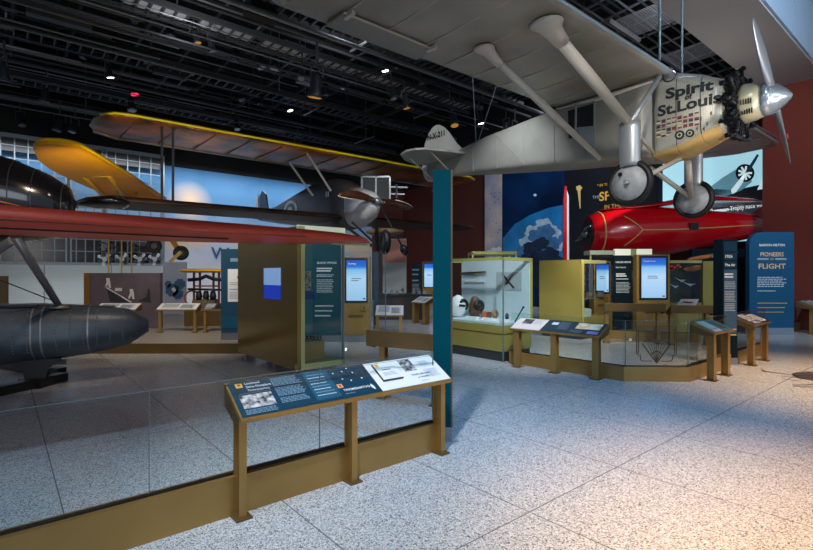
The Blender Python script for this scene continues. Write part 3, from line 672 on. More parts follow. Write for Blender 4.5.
# struts
for sg in (-1, 1):
    jn = (0.0, sg*1.32, 4.05)
    for top, bot, r0, nm in (((-0.1, sg*3.5, ZW-0.06), jn, 0.085, 'wing_strut'), ((-1.12, sg*3.6, ZW-0.06), (-0.98, sg*0.47, 3.80), 0.06, 'wing_strut')):
        a, b = Vector(S(*top)), Vector(S(*bot)); mb = MB(); st = a.lerp(b, 0.07)
        mb.tube([st, a.lerp(b, 0.5), b], [r0, r0*1.05, r0*0.75], 14); o = build(mb, nm, STRUTM)
        mb = MB(); d = (b-a).normalized()
        mb.smooth = True
        # flared root blending into the underside
        rings = []
        for q, rr_ in ((0.0, 2.3), (0.03, 2.1), (0.10, 1.5), (0.20, 1.2), (0.34, 1.02)):
            c = a+d*q*1.15; n = Vector((0, 0, 1)).lerp(-d, min(1, q*3.4)).normalized()
            s_ = Vector((1, 0, 0)); u_ = n.cross(s_).normalized()
            rings.append([c+(s_*math.cos(2*PI*j/16)*1.25+u_*math.sin(2*PI*j/16))*r0*rr_ for j in range(16)])
        mb.rings(rings); mb.build('strut_root_fairing', STRUTM, o, world=False)
    mb = MB(); mb.tube([S(*jn), S(0.12, sg*0.5, 5.0)], [0.035, 0.045], 8); build(mb, 'brace_strut', SILVER2)
    mb = MB(); mb.tube([S(*jn), S(0.0, sg*0.46, 3.72)], 0.03, 8); build(mb, 'brace_strut', STRUTM)
    # shock strut fairing
    mb = MB(); mb.smooth = True
    mb.rings([[S(x*1.0, sg*1.32+y, z) for x, y, z in [(0.17*math.cos(2*PI*j/18), 0.10*math.sin(2*PI*j/18), zz) for j in range(18)]] for zz in (4.08, 3.98, 3.42, 3.36)])
    build(mb, 'gear_leg_fairing', SILVER2)
    hub = (0, sg*1.32, 3.09)
    for a_, r_ in (((0.32, sg*0.18, 3.60), 0.05), ((-0.35, sg*0.18, 3.62), 0.05)):
        mb = MB(); mb.tube([S(*a_), S(hub[0], hub[1]-sg*0.14, hub[2]+0.02)], [r_*1.1, r_*1.1], 10, flat=0.7); build(mb, 'axle_strut', STRUTM)
    wh = MB(); wh.ring(S(*hub), (0, 1, 0), 0.325, 0.055, 40, 12); w_ = build(wh, 'wheel', RUBBER)
    dk = MB(); dk.smooth = True; dk.lathe(S(hub[0], hub[1]-0.075, hub[2]), (0, 1, 0), [(0.0, 0.02), (0.002, 0.05), (0.012, 0.12), (0.035, 0.285), (0.115, 0.285), (0.15, 0.12), (0.178, 0.05)], 32); dk.build('wheel_disc', mat('wheel_disc', (178, 180, 180), 0.5, 0.1, 0.18, 7), w_, world=False)
    hb = MB(); hb.lathe(S(hub[0], hub[1]-0.16, hub[2]), (0, 1, 0), [(0, 0.025), (0.01, 0.04), (0.30, 0.04), (0.32, 0.02)], 14); hb.build('hub', SILVER2, w_, world=False)
    vl = MB(); vl.lathe(S(-0.12, hub[1]-0.095, hub[2]+0.15), (0, 1, 0), [(0, 0.035), (0.012, 0.035)], 14); vl.build('valve_hole', BLACK, w_, world=False)
# cabin door
mb = MB().m(BLACK); mb.prism([S(-1.66, -0.462, 4.88), S(-1.12, -0.462, 4.88), S(-1.12, -0.462, 4.32), S(-1.64, -0.462, 4.32)], (0, 0.02, 0))
build(mb, 'cabin_window')
mb = MB(); fr = [(-1.47, 4.98), (-1.08, 4.95), (-1.08, 3.85), (-1.2, 3.9), (-1.48, 4.45)]
for i in range(5):
    a, b = fr[i], fr[(i+1) % 5]; mb.bar(S(a[0], -0.475, a[1]), S(b[0], -0.475, b[1]), 0.03, up=(0, 1, 0))
mb.prism([S(x, -0.467, z) for x, z in ((-1.47, 4.5), (-1.1, 4.45), (-1.1, 3.9), (-1.2, 3.92))], (0, 0.006, 0))
build(mb, 'cabin_door', mat('door_grey', (142, 150, 150), 0.4, 0.4))
# engine
EB = mat('engine_black', (24, 25, 28), 0.35, 0.5); EG = mat('engine_grey', (78, 82, 88), 0.35, 0.7)
en = MB(); en.lathe(S(1.02, 0, 4.33), (1, 0, 0), [(0, 0.2), (0.03, 0.26), (0.26, 0.26), (0.3, 0.18)], 20); en = build(en, 'engine', EG)
for i in range(9):
    a = PI/2+2*PI*i/9+0.12; c, s_ = math.cos(a), math.sin(a); mb = MB()
    mb.lathe(S(1.13, 0.18*c, 4.33+0.18*s_), (0, c, s_), [(0, 0.055)]+[q for j in range(7) for q in ((0.03+j*0.035, 0.055), (0.035+j*0.035, 0.088), (0.05+j*0.035, 0.088), (0.055+j*0.035, 0.055))]+[(0.3, 0.075), (0.38, 0.07), (0.39, 0.03)], 12)
    cy = mb.build('cylinder', EB, en, world=False)
    mb = MB(); mb.tube([S(1.22, 0.2*c+0.04*s_, 4.33+0.2*s_-0.04*c), S(1.2, 0.55*c+0.04*s_, 4.33+0.55*s_-0.04*c)], 0.012, 6); mb.tube([S(1.22, 0.2*c-0.04*s_, 4.33+0.2*s_+0.04*c), S(1.2, 0.55*c-0.04*s_, 4.33+0.55*s_+0.04*c)], 0.012, 6)
    mb.bar(S(1.1, 0.52*c+0.05*s_, 4.33+0.52*s_-0.05*c), S(1.24, 0.58*c, 4.33+0.58*s_), 0.06, 0.05)
    mb.tube([S(1.10, 0.48*c, 4.33+0.48*s_), S(1.0, 0.5*c, 4.33+0.5*s_), S(0.98, 0.34*c, 4.33+0.34*s_)], 0.028, 7)
    mb.build('rocker_gear', EB, cy, world=False)
# nose cowl and spinner
mb = MB(); mb.lathe(S(1.2, 0, 4.34), (1, 0, -0.03), [(0, 0.30), (0.05, 0.31), (0.18, 0.285), (0.27, 0.25)], 24); nc = build(mb, 'nose_cowl', mat('nose_cowl', (200, 190, 156), 0.35, 0.4, 0.1, 6))
mb = MB()
for row in range(2):
    for j in range(5):
        a = PI+0.15+j*0.13; zz = -0.04-row*0.14
        yy = -math.sqrt(max(0.305**2-zz*zz, 0.01))-0.005
        mb.box(1.25+j*0.032, 1.262+j*0.032, yy-0.003, yy+0.03, 4.33+zz-0.04, 4.33+zz+0.04, fn=S)
mb.build('cooling_slot', BLACK, nc, world=False)
mb = MB(); mb.lathe(S(1.46, 0, 4.345), (1, 0, -0.09), [(0, 0.25), (0.07, 0.255), (0.14, 0.245), (0.145, 0.238), (0.22, 0.19), (0.31, 0.11), (0.37, 0.04), (0.385, 0.005)], 28); build(mb, 'spinner', mat('spinner_metal', (190, 200, 208), 0.22, 0.75))
pr = MB(); pr.lathe(S(1.56, 0, 4.35), (1, 0, 0), [(0, 0.08), (0.08, 0.08)], 14); pr = build(pr, 'propeller', STEEL)
tdir = Vector((0, -1.0, 0.88)).normalized()
for sg in (1, -1):
    d = tdir*sg; nrm = Vector((1, 0, 0)); e = d.cross(nrm).normalized(); mb = MB(); mb.smooth = True; rs = []
    for q, wd, thk, tw in ((0.1, 0.06, 0.055, 1.1), (0.3, 0.06, 0.035, 0.95), (0.5, 0.07, 0.022, 0.8), (0.8, 0.07, 0.016, 0.7), (1.1, 0.05, 0.012, 0.6), (1.28, 0.03, 0.009, 0.5), (1.335, 0.015, 0.006, 0.4)):
        c = Vector(S(1.60, 0, 4.35))+d*q; ch = e*math.cos(tw)+nrm*math.sin(tw)*1.0; nn = ch.cross(d).normalized()
        rs.append([c+ch*wd*math.cos(2*PI*j/12)+nn*thk*math.sin(2*PI*j/12) for j in range(12)])
    mb.rings(rs); bl = mb.build('blade', mat('blade_metal', (130, 136, 142), 0.35, 0.5), pr, world=False)
    if sg == -1:
        c = Vector(S(1.60, 0, 4.35))+d*0.78+Vector((0.035, -0.02, 0)); mb = MB(); mb.ring(c+Vector((0.02, 0, 0)), nrm, 0.04, 0.008, 16, 6); mb.build('blade_emblem', mat('emblem_red', (150, 60, 60), 0.5), bl, world=False)
# tail
def prism_y(pts, th_, yc=0): return MB().prism([S(x, yc-th_/2, z) for x, z in pts], (0, th_, 0))
fin = [(-4.85, 4.72), (-5.2, 5.05), (-5.5, 5.42), (-5.7, 5.6), (-5.85, 5.68), (-5.85, 4.5), (-5.4, 4.55)]
build(prism_y(fin, 0.05), 'tail_fin', mat('tail_fabric', (190, 192, 190), 0.45, 0.15, 0.05, 2))
rud = [(-5.87, 5.69), (-5.98, 5.70), (-6.12, 5.66), (-6.28, 5.52), (-6.42, 5.28), (-6.5, 4.98), (-6.52, 4.6), (-6.46, 4.35), (-6.3, 4.2), (-6.0, 4.15), (-5.87, 4.25)]
ru = build(prism_y(rud, 0.04), 'rudder', MATS['tail_fabric'])
mb = MB(); letters(mb, 'N-X-211', 0.21, lambda x, y: S(-6.3+x, -0.04, 5.34+y), LB, sx=0.95, bold=0.012); build(mb, 'registration_lettering'); mb = MB(); letters(mb, 'USA', 0.17, lambda x, y: S(-6.2+x*1.2, -0.04, 4.86+y), LB, bold=0.006)
build(mb, 'registration_lettering')
for sg in (-1, 1):
    pl = [(-4.7, 0.2), (-4.82, 0.7), (-5.02, 1.27), (-5.2, 1.42), (-5.5, 1.48), (-5.86, 1.35), (-6.2, 0.95), (-6.39, 0.41), (-6.3, 0.05)]
    mb = MB().prism([S(x, sg*y, 4.64) for x, y in pl], (0, 0, 0.05)); build(mb, 'tailplane', mat('tailplane_fabric', (150, 148, 142), 0.45, 0.2, 0.08, 2))
    for x in (-5.15, -5.95):
        mb = MB(); mb.tube([S(x, sg*0.95, 4.64), S(x-0.1, sg*0.12, 4.25)], 0.018, 6); build(mb, 'tail_brace', STRUTM)
mb = MB(); mb.bar(S(-5.75, 0, 4.3), S(-6.15, 0, 3.92), 0.03); build(mb, 'tail_skid', STEEL)
def sw(k, y, z): return O+Vector((0.64*k+0.768*y, -0.768*k+0.64*y, z-3.0))
CH = mat('rod_grey', (130, 150, 165), 0.3, 0.6)
cable([sw(0.1, -0.45, 5.3), sw(0.1, -0.45, 7.3), sw(0.1, -0.45, 12.0)], 0.022, 'left vertical hanger rod holding the silver monoplane wing', CH)
cable([sw(0.1, 0.5, 5.3), sw(0.1, 0.5, 12.0)], 0.022, 'right vertical hanger rod holding the silver monoplane wing', CH)
cable([sw(-4.6, 0.1, 4.85), sw(-4.6, 0.1, 4.85)+Vector((-0.3, 0, 5.5))], 0.012, 'left thin steel cable rising from the silver fuselage tail', CH)
cable([sw(-4.6, 0.1, 4.85), sw(-4.6, 0.1, 4.85)+Vector((1.8, 0, 5.5))], 0.012, 'right slanting steel cable rising from the silver fuselage tail', CH)

# ------------------------------------------------------------------ red racer
RED = mat('racer_red', (196, 12, 26), 0.2, coat=0.35, spec=0.5); GLD = mat('racer_gold', (214, 180, 110), 0.3)
ra = thing('red_racer', (8.6, 16, 0), 'glossy red racing plane with gold stripes behind the tall glass cases', 'airplane')
RS = [(5.95, 0.56, 2.95, 0.56), (6.1, 0.64, 2.95, 0.64), (6.5, 0.76, 2.97, 0.76), (7.2, 0.84, 3.0, 0.84), (8.4, 0.80, 3.02, 0.80), (9.8, 0.62, 3.1, 0.62), (11.2, 0.42, 3.2, 0.42), (12.2, 0.2, 3.3, 0.22)]
def rint(x):
    for a, b in zip(RS, RS[1:]):
        if x <= b[0]:
            q = (x-a[0])/(b[0]-a[0]); return [a[i]+(b[i]-a[i])*q for i in range(4)]
mb = MB(); mb.smooth = True; mb.rings([[(p[0], 16+p[1], p[2]) for p in loft_ring(x[0], x[1], x[2], x[3], 2, 36)] for x in RS]); mb.build('fuselage', RED, ra)
mb = MB(); mb.lathe((5.93, 16, 2.95), (1, 0, 0), [(0, 0.5), (0.02, 0.5)], 28); mb.build('cowl_opening', BLACK, ra)
mb = MB(); mb.ring((6.27, 16, 2.955), (1, 0, 0), 0.70, 0.024, 40, 6); 
def rp(x, a):                            # a point on the racer's skin at angle a above the near side
    q = rint(x); return (x, 16-(q[1]+0.008)*math.cos(a), q[2]+(q[3]+0.008)*math.sin(a))
mb.tube([rp(7.35+i*0.15, 0.0) for i in range(30)], 0.02, 6); mb.tube([rp(6.85+i*0.05, 0.62-i*0.062) for i in range(11)], 0.05, 6, flat=0.4); mb.tube([rp(6.85+i*0.05, -0.62+i*0.062) for i in range(11)], 0.05, 6, flat=0.4)
mb.build('gold_stripe', GLD, ra)
mb = MB(); f = lambda x, z: (x, 16-0.80, z); mb.box(8.85, 9.12, 15.2, 15.5, 3.02, 3.24); mb.build('side_port', BLACK, ra)
mb = MB(); mb.lathe((5.94, 16, 2.95), (-1, 0, 0), [(0, 0.14), (0.1, 0.12), (0.2, 0.03)], 14)
for a in (0.6, PI+0.6): mb.tube([(5.82, 16, 2.95), (5.80, 16-0.4*math.cos(a), 2.95+0.28*math.sin(a)), (5.79, 16-0.85*math.cos(a), 2.95+0.35*math.sin(a))], [0.05, 0.08, 0.02], 8, flat=0.4)
mb.build('propeller', STEEL, ra)
mb = MB(); mb.smooth = True
mb.rings(wing_rings([(6.3, 15.6, 16.4, 3.70, 0.03), (7.4, 15.5, 16.8, 3.76, 0.06), (8.6, 15.3, 17.4, 3.88, 0.2), (9.8, 15.3, 17.4, 3.97, 0.24), (11.2, 15.6, 16.9, 3.98, 0.14), (11.9, 16.0, 16.4, 3.96, 0.04)], lambda x, y, z: (x, y, z)))
mb.build('wing', RED, ra)
MB().prism([(11.2, 15.97, 3.5), (12.3, 15.97, 4.3), (12.5, 15.97, 4.2), (12.3, 15.97, 3.2)], (0, 0.06, 0)).build('tail_fin', RED, ra)
for x in (7.1, 11.4):
    MB().bar((x, 16, 0), (x, 16, rint(x)[2]-rint(x)[3]+0.05), 0.12).build('stand_post', BLACK, ra)

# ------------------------------------------------------------------ big biplane hung over the left hall
BP = thing('biplane', W(9.6, 15, 3.5), 'dark grey biplane with gold-brown upper wing and yellow leading edge', 'airplane', AU)
GOLDW = mat('gold_brown_fabric', (188, 108, 30), 0.3, 0.25, 0, 1.1, spec=0.4, rgb2=(40, 34, 8), bump=0.25); DKG = mat('dark_grey_fabric', (54, 55, 60), 0.4, 0.2, 0.12, 1.5)
sl, sr = s_of(98, 15.1), s_of(482, 15.1)
wf = lambda s, t, z: W(s, t, z)
mb = MB(); mb.smooth = True
mb.rings(wing_rings([(sl, 15.9, 16.8, 5.95, 0.05), (sl+0.25, 15.35, 17.5, 5.95, 0.2), (sl+0.8, 15.12, 17.8, 5.95, 0.3), (sr-0.8, 15.12, 17.8, 6.0, 0.3), (sr-0.2, 15.4, 17.4, 6.0, 0.2), (sr, 15.9, 16.8, 6.0, 0.05)], wf)); mb.build('upper_wing', GOLDW, BP)
YEL = mat('bright_yellow', (232, 214, 24), 0.35)
mb = MB(); mb.tube([W(sl+0.12, 15.6, 5.99), W(sl+0.4, 15.2, 5.99), W(sl+0.8, 15.08, 5.99), W(sr-0.8, 15.08, 6.04), W(sr-0.2, 15.4, 6.04)], 0.036, 8); mb.build('yellow_leading_edge', YEL, BP)
mb = MB(); mb.tube([W(sl+0.2, 17.4, 5.95), W(sl+0.8, 17.78, 5.95), W(sr-0.8, 17.78, 6.0)], 0.05, 8); mb.build('trailing_edge', SILVER2, BP)
mb = MB()
q = sl+0.9
while q < sr-0.8: mb.box(q, q+0.03, 15.3, 17.6, 5.90, 5.93, fn=W); q += 1.1
mb.build('wing_rib', mat('rib_brown', (96, 72, 26), 0.5), BP)
mb = MB(); mb.smooth = True
mb.rings(wing_rings([(sl-0.2, 15.6, 16.6, 3.62, 0.05), (sl+0.3, 15.1, 17.3, 3.62, 0.22), (sr-0.5, 15.1, 17.3, 3.74, 0.22), (sr, 15.8, 16.6, 3.76, 0.05)], wf)); mb.build('lower_wing', mat('lower_wing_brown', (22, 18, 14), 0.5, 0.0, 0, 1.2, spec=0.15, rgb2=(64, 46, 30)), BP)
LBW = mat('strut_dark', (40, 42, 44), 0.4)
for px in (162, 173):
    s_ = s_of(px, 15.4); MB().bar(W(s_, 15.4, 3.75), W(s_, 15.4, 5.93), 0.05, 0.09).build('interplane_strut', LBW, BP)
for sz in (sr-2.2, sr-1.9): MB().bar(W(sz, 15.4, 3.8), W(sz, 15.4, 5.95), 0.05, 0.09).build('interplane_strut', LBW, BP)
for (a, b, Da, Db) in (((290,163), (313,196), 16.6, 16.9), ((307,153), (331,191), 16.6, 16.9)):
    MB().bar(at(a[0], a[1], 16.8), at(b[0], b[1], 16.6), 0.06).build('cabane_strut', mat('cabane_pale', (150, 150, 146), 0.4), BP)
# fuselage from the nose back along -heading
nose = Vector((-0.91, 16.9, 0)); hd = Vector((0.64, -0.768, 0)); lt = Vector((0.768, 0.64, 0))
def Bq(k, y, z): return nose-hd*k+lt*y+Vector((0, 0, z))
BS = [(0.25, 0.22, 4.16, 0.24, 2), (0.6, 0.42, 4.08, 0.52, 2.2), (1.4, 0.58, 4.12, 0.78, 3), (2.4, 0.64, 4.3, 0.98, 4), (4.0, 0.6, 4.4, 0.9, 5), (6.0, 0.46, 4.42, 0.66, 4), (8.0, 0.26, 4.45, 0.42, 3), (10.0, 0.08, 4.55, 0.22, 2)]
def bsec(a, b):
    mb = MB(); mb.smooth = True
    mb.rings([[Bq(*p) for p in loft_ring(x[0], x[1], x[2], x[3], x[4], 28)] for x in BS[a:b]]); return mb
bsec(0, 3).build('engine_cowling', mat('bright_cowling', (205, 205, 205), 0.32, 0.3), BP)
bsec(2, 8).build('fuselage', DKG, BP)
mb = MB(); f = lambda x, z: Bq(x, -interp(BS, x)[1]-0.012, z)
mb.m(WHITEP); mb.poly([f(5.9+0.75*math.cos(a*PI/14), 4.4+0.42*math.sin(a*PI/14)) for a in range(28)])
f2 = lambda x, z: Bq(x, -interp(BS, x)[1]-0.02, z); mb.m(DKG); mb.poly([f2(5.9+0.55*math.cos(a*PI/14), 4.4+0.3*math.sin(a*PI/14)) for a in range(28)])
f3 = lambda x, z: Bq(x, -interp(BS, x)[1]-0.028, z); mb.m(WHITEP); mb.poly([f3(5.9+0.28*math.cos(a*PI/8), 4.4+0.15*math.sin(a*PI/8)) for a in range(16)])
mb.build('round_emblem', parent=BP)
mb = MB().m(PALEINK)
for x in (2.35, 2.5): mb.poly([f2(x, 4.75), f2(x+0.08, 4.75), f2(x+0.08, 4.55), f2(x, 4.55)])
mb.build('nose_number', parent=BP)
MB().prism([Bq(x, 0, z) for x, z in ((9.2, 4.7), (9.5, 5.6), (9.9, 5.85), (10.3, 5.6), (10.35, 4.4), (9.9, 4.3))], lt*0.06).build('tail_fin', mat('tail_black', (30, 30, 34), 0.4), BP)
MB().prism([Bq(x, -0.03, z) for x, z in ((10.4, 4.4), (10.4, 5.7), (10.75, 5.6), (10.9, 4.6))], lt*0.05).build('rudder', mat('rudder_pale', (150, 156, 160), 0.4), BP)
mb = MB(); mb.lathe(Bq(0.25, 0, 4.18), hd, [(0, 0.11), (0.06, 0.13), (0.16, 0.13), (0.2, 0.06)], 18); mb.m(STEEL) if False else None; hub = mb.build('propeller_hub', STEEL, BP)
PROPW = mat('laminated_wood', (58, 32, 20), 0.25, 0, 0.2, 3, coat=0.5); TIP = mat('brass_tip', (214, 204, 178), 0.3, 0.3)
for sg in (-1, 1):
    d = (lt*sg+Vector((0, 0, -0.05*sg))).normalized(); mb = MB(); mb.smooth = True; rs = []; rs2 = []
    for q, wd in ((0.1, 0.08), (0.4, 0.11), (0.8, 0.15), (1.2, 0.14), (1.5, 0.08), (1.62, 0.02)):
        c = Bq(0.15, 0, 4.19)+d*q+Vector((0, 0, -0.03+0.10*math.sin(q*2)*(1 if sg < 0 else 0.3)))
        ch = Vector((0, 0, 1)); rs.append([c+ch*wd*math.cos(2*PI*j/10)+hd*0.035*math.sin(2*PI*j/10) for j in range(10)]); rs2.append(c-ch*wd*(1 if sg < 0 else -1))
    mb.rings(rs); b_ = mb.build('propeller_blade', PROPW, BP)
    MB().tube(rs2[2:], 0.02, 6).build('metal_edge', TIP, b_)
# radiator box over the nose
a = at(362, 177, 17.6); b = at(390, 199, 17.6)
mb = MB().m(mat('radiator_dark', (26, 36, 40), 0.6)); mb.box(a.x, b.x, 17.6, 18.1, b.z, a.z); mb.build('radiator', parent=BP)
mb = MB().m(STEEL)
for x in (a.x, (a.x+b.x)/2, b.x): mb.box(x-0.03, x+0.03, 17.55, 17.62, b.z, a.z)
mb.box(a.x, b.x, 17.55, 17.62, a.z-0.03, a.z+0.03); mb.build('radiator_frame', parent=BP)
mb = MB().m(STEEL); c = at(391, 187, 17.8); mb.bar(c, c+Vector((0.6, 0.1, 0)), 0.06); mb.bar(c+Vector((0, 0, -0.25)), c+Vector((0.5, 0.1, -0.25)), 0.05); mb.bar(c+Vector((0.2, 0, 0.1)), c+Vector((0.2, 0, -0.4)), 0.05); mb.build('exhaust_pipe', parent=BP)
mb = MB(); c = Bq(0.8, -0.35, 3.4); mb.bar(at(340, 222, 16.5), at(372, 246, 16.3), 0.09); mb.bar(at(376, 220, 16.5), at(378, 262, 16.3), 0.09); mb.bar(at(352, 222, 16.6), at(384, 252, 16.4), 0.07)
mb.build('landing_strut', BLACK, BP)
mb = MB(); c = at(385, 242, 16.3); ax = Vector((0.9, 0.3, 0)); mb.ring(c, ax, 0.30, 0.12, 28, 10); wh = mb.build('wheel', RUBBER, BP); MB().lathe(c-ax*0.06, ax, [(0, 0.27), (0.12, 0.27)], 24).build('wheel_disc', mat('wheel_disc_dark', (40, 42, 46), 0.4), wh)
mb = MB(); c = at(404, 250, 17.4); mb.ring(c, Vector((0.7, 0.3, 0.4)), 0.12, 0.1, 16, 8); mb.bar(c, at(380, 205, 17), 0.05); mb.build('tail_gear', BLACK, BP)
mb = MB(); mb.smooth = True; mb.rings([[Vector(p) for p in loft_ring(x, hw, zc, hh, 2, 14, yc=17)] for x, hw, zc, hh in ((-1.4, 0.05, 3.1, 0.05), (-1.1, 0.3, 3.1, 0.14), (-0.5, 0.3, 3.1, 0.14), (-0.1, 0.05, 3.12, 0.04))]); mb.build('belly_fairing', mat('fairing_brown', (112, 92, 66), 0.4), BP)

# ------------------------------------------------------------------ yellow wing plane
YW = mat('chrome_yellow', (240, 158, 0), 0.5, 0, 0.06, 2, spec=0.2)
yp = thing('yellow_monoplane', (-9.2, 18.6, 2.4), 'yellow plane whose raised wing shows before the windows', 'airplane')
pp = [(33,150),(37,146),(46,144.5),(60,145),(70,146.5),(80,149),(100,160),(130,178),(166,201.5),(108,200.5),(95,191),(70,180),(50,170),(38,161)]
up_ = []
for x, y in pp:
    D = FPX*2.82/(275-y); up_.append(at(x, y, D))
MB().prism(up_, (0, 0, 0.16)).build('wing', YW, yp, bevel=0.04)
mb = MB(); mb.smooth = True; le = [up_[i]+Vector((0, 0, 0.1)) for i in (1, 2, 3, 4, 5, 6, 7, 8)]; mb.tube(le, 0.045, 8); mb.build('leading_edge', mat('yellow_light', (244, 190, 20), 0.5, spec=0.2), yp)
sb = Vector((-9.25, 18.4, 3.6))
mb = MB(); mb.tube([at(85, 177, FPX*2.82/98), at(108, 201, 17.6)], 0.06, 8); mb.tube([at(109, 176, FPX*2.82/99), at(126, 199, 17.8)], 0.06, 8); mb.tube([at(85, 177, FPX*2.82/98), at(109, 176, FPX*2.82/99)], 0.03, 6); mb.tube([at(118, 190, 16.2), at(121, 201, 17.8)], 0.05, 6); mb.tube([at(137, 192, 16.6), at(133, 203, 17.8)], 0.05, 6)
mb.build('wing_strut', mat('yellow_strut', (214, 164, 44), 0.4), yp)
mb = MB(); mb.smooth = True; mb.rings([[Vector((p[0], p[1], p[2])) for p in loft_ring(x, hw, zc, hh, 3, 20, yc=18.8)] for x, hw, zc, hh in ((-13, 0.1, 3.5, 0.15), (-11, 0.35, 3.3, 0.35), (-9.0, 0.45, 3.35, 0.42), (-7.6, 0.4, 3.3, 0.38), (-7.0, 0.2, 3.3, 0.2))]); mb.build('fuselage', YW, yp)
for px, py in ((154, 246), (181, 253)):
    c = at(px, py, 18.4); ax = Vector((0.5, -0.86, 0)); mb = MB(); mb.ring(c, ax, 0.19, 0.09, 22, 8); w_ = mb.build('wheel', RUBBER, yp); MB().lathe(c-ax*0.04, ax, [(0, 0.15), (0.08, 0.15)], 18).build('wheel_disc', mat('wheel_disc_dark', (40, 42, 46), 0.4), w_)
mb = MB(); mb.bar(at(172, 240, 18.6), at(181, 254, 18.4), 0.1, 0.16); mb.bar(at(181, 252, 18.3), at(170, 262, 18.2), 0.12); mb.bar(at(158, 236, 18.6), at(154, 246, 18.4), 0.08); mb.build('landing_strut', MATS['yellow_strut'], yp)

# ------------------------------------------------------------------ red-winged floatplane in front at left
FP = thing('floatplane', (-5.0, 6.6, 0.2), 'black fuselage floatplane with long red wing over the left floor', 'airplane')
WRED = mat('wing_red', (186, 64, 44), 0.42, 0, 0.08, 1.5, spec=0.5)
mb = MB(); mb.smooth = True
mb.rings(wing_rings([(-4.0, 4.8, 7.0, 2.05, 0.17), (0.0, 4.8, 6.95, 2.04, 0.17), (1.6, 4.82, 6.75, 2.03, 0.16), (2.6, 4.86, 6.45, 2.03, 0.14), (3.2, 4.95, 6.1, 2.03, 0.12), (3.6, 5.1, 5.75, 2.03, 0.08), (3.78, 5.3, 5.45, 2.03, 0.03)], wf)); mb.build('wing', WRED, FP)
mb = MB(); mb.m(BLACK); mb.box(-1.0, 2.6, 4.86, 4.885, 2.02, 2.034, fn=W); mb.box(-0.2, 1.9, 5.3, 5.32, 1.985, 2.0, fn=W); mb.build('wing_seam', parent=FP)
mb = MB(); c = W(3.35, 5.5, 2.02); mb.box(3.3, 3.85, 5.40, 5.52, 2.0, 2.03, fn=W); mb.build('tip_lamp_strip', EDGE, FP)
fd = Vector((0.9, 0.436, 0)); fs_ = Vector((-0.436, 0.9, 0)); F0 = Vector((-6.03, 6.79, 0))
def Fq(k, y, z): return F0+fd*k+fs_*y+Vector((0, 0, z))
BLK = mat('gloss_black', (20, 21, 25), 0.16, 0, coat=0.8)
mb = MB(); mb.smooth = True
mb.rings([[Fq(*p) for p in loft_ring(k, hw, zc, hh, 2.2, 36)] for k, hw, zc, hh in ((-5, 0.4, 2.6, 0.5), (-2, 0.6, 2.72, 0.68), (-0.6, 0.66, 2.72, 0.72), (0.0, 0.65, 2.7, 0.67), (0.5, 0.6, 2.65, 0.58), (0.9, 0.52, 2.6, 0.46), (1.12, 0.36, 2.56, 0.34), (1.2, 0.14, 2.52, 0.14))]); fo = mb.build('fuselage', BLK, FP)
mb = MB().m(mat('rib_light', (70, 70, 72), 0.3, 0.5)); mb.smooth = True
for k in (0.5, 0.74, 1.06):
    q = None
    K = ((-5, 0.4, 2.6, 0.5, 2.2), (-2, 0.6, 2.72, 0.68, 2.2), (-0.6, 0.66, 2.72, 0.72, 2.2), (0.0, 0.65, 2.7, 0.67, 2.2), (0.5, 0.6, 2.65, 0.58, 2.2), (0.9, 0.52, 2.6, 0.46, 2.2), (1.12, 0.36, 2.56, 0.34, 2.2), (1.2, 0.14, 2.52, 0.14, 2.2))
    q = interp(K, k); mb.rings([[Fq(*p) for p in loft_ring(k+dk, q[1]+0.008, q[2], q[3]+0.008, 2.2, 36)] for dk in (0, 0.014)], False, False)
mb.build('fuselage_band', parent=FP)
mb = MB().m(mat('stripe_orange', (196, 112, 36), 0.35))
q0, q1 = interp(K, -1.2), interp(K, -0.1)
def fpt(k, z):
    q = interp(K, k); d = min(abs(z-q[2])/q[3], 0.98); return Fq(k, -(q[1]*(1-d**2.2)**(1/2.2)+0.012), z)
for i in range(8):
    k0 = -0.1+i*0.1; mb.poly([fpt(k0, 2.66-i*0.018), fpt(k0+0.1, 2.66-(i+1)*0.018), fpt(k0+0.1, 2.66+0.06*(1-(i+1)/8)-(i+1)*0.018), fpt(k0, 2.66+0.06*(1-i/8)-i*0.018)])
mb.build('orange_stripe', parent=FP)
mb = MB(); letters(mb, '00.', 0.17, lambda x, y: fpt(0.22+x, 2.80+y), PALEINK, bold=0.006); mb.build('registration_lettering', parent=FP)
# dark lens shaped shape beside the nose
mb = MB(); mb.smooth = True; mb.rings([[Vector(p) for p in loft_ring(x, hw, zc, hh, 2, 18, yc=8.3)] for x, hw, zc, hh in ((-5.75, 0.05, 2.8, 0.03), (-5.3, 0.3, 2.83, 0.1), (-4.9, 0.3, 2.84, 0.11), (-4.75, 0.06, 2.83, 0.03))]); mb.build('float_strut_fairing', BLK, FP)
FLO = mat('float_grey', (88, 102, 114), 0.4, 0.3, 0.3, 1.6)
K2 = ((-6, 0.2, 0.95, 0.2, 2.6), (-4, 0.40, 0.78, 0.40, 2.8), (-1.2, 0.44, 0.76, 0.43, 3), (0.2, 0.44, 0.75, 0.42, 3), (1.1, 0.39, 0.78, 0.37, 2.8), (1.5, 0.34, 0.80, 0.32, 2.6), (1.75, 0.28, 0.81, 0.26, 2.4), (1.9, 0.19, 0.82, 0.19, 2.2), (1.97, 0.10, 0.82, 0.10, 2))
mb = MB(); mb.smooth = True; G0 = Vector((-5.8, 6.75, 0))
def Gq(k, y, z): return G0+fd*k+fs_*y+Vector((0, 0, z))
ks = [K2[0][0]+(K2[-1][0]-K2[0][0])*i/30 for i in range(31)]
rr_ = []
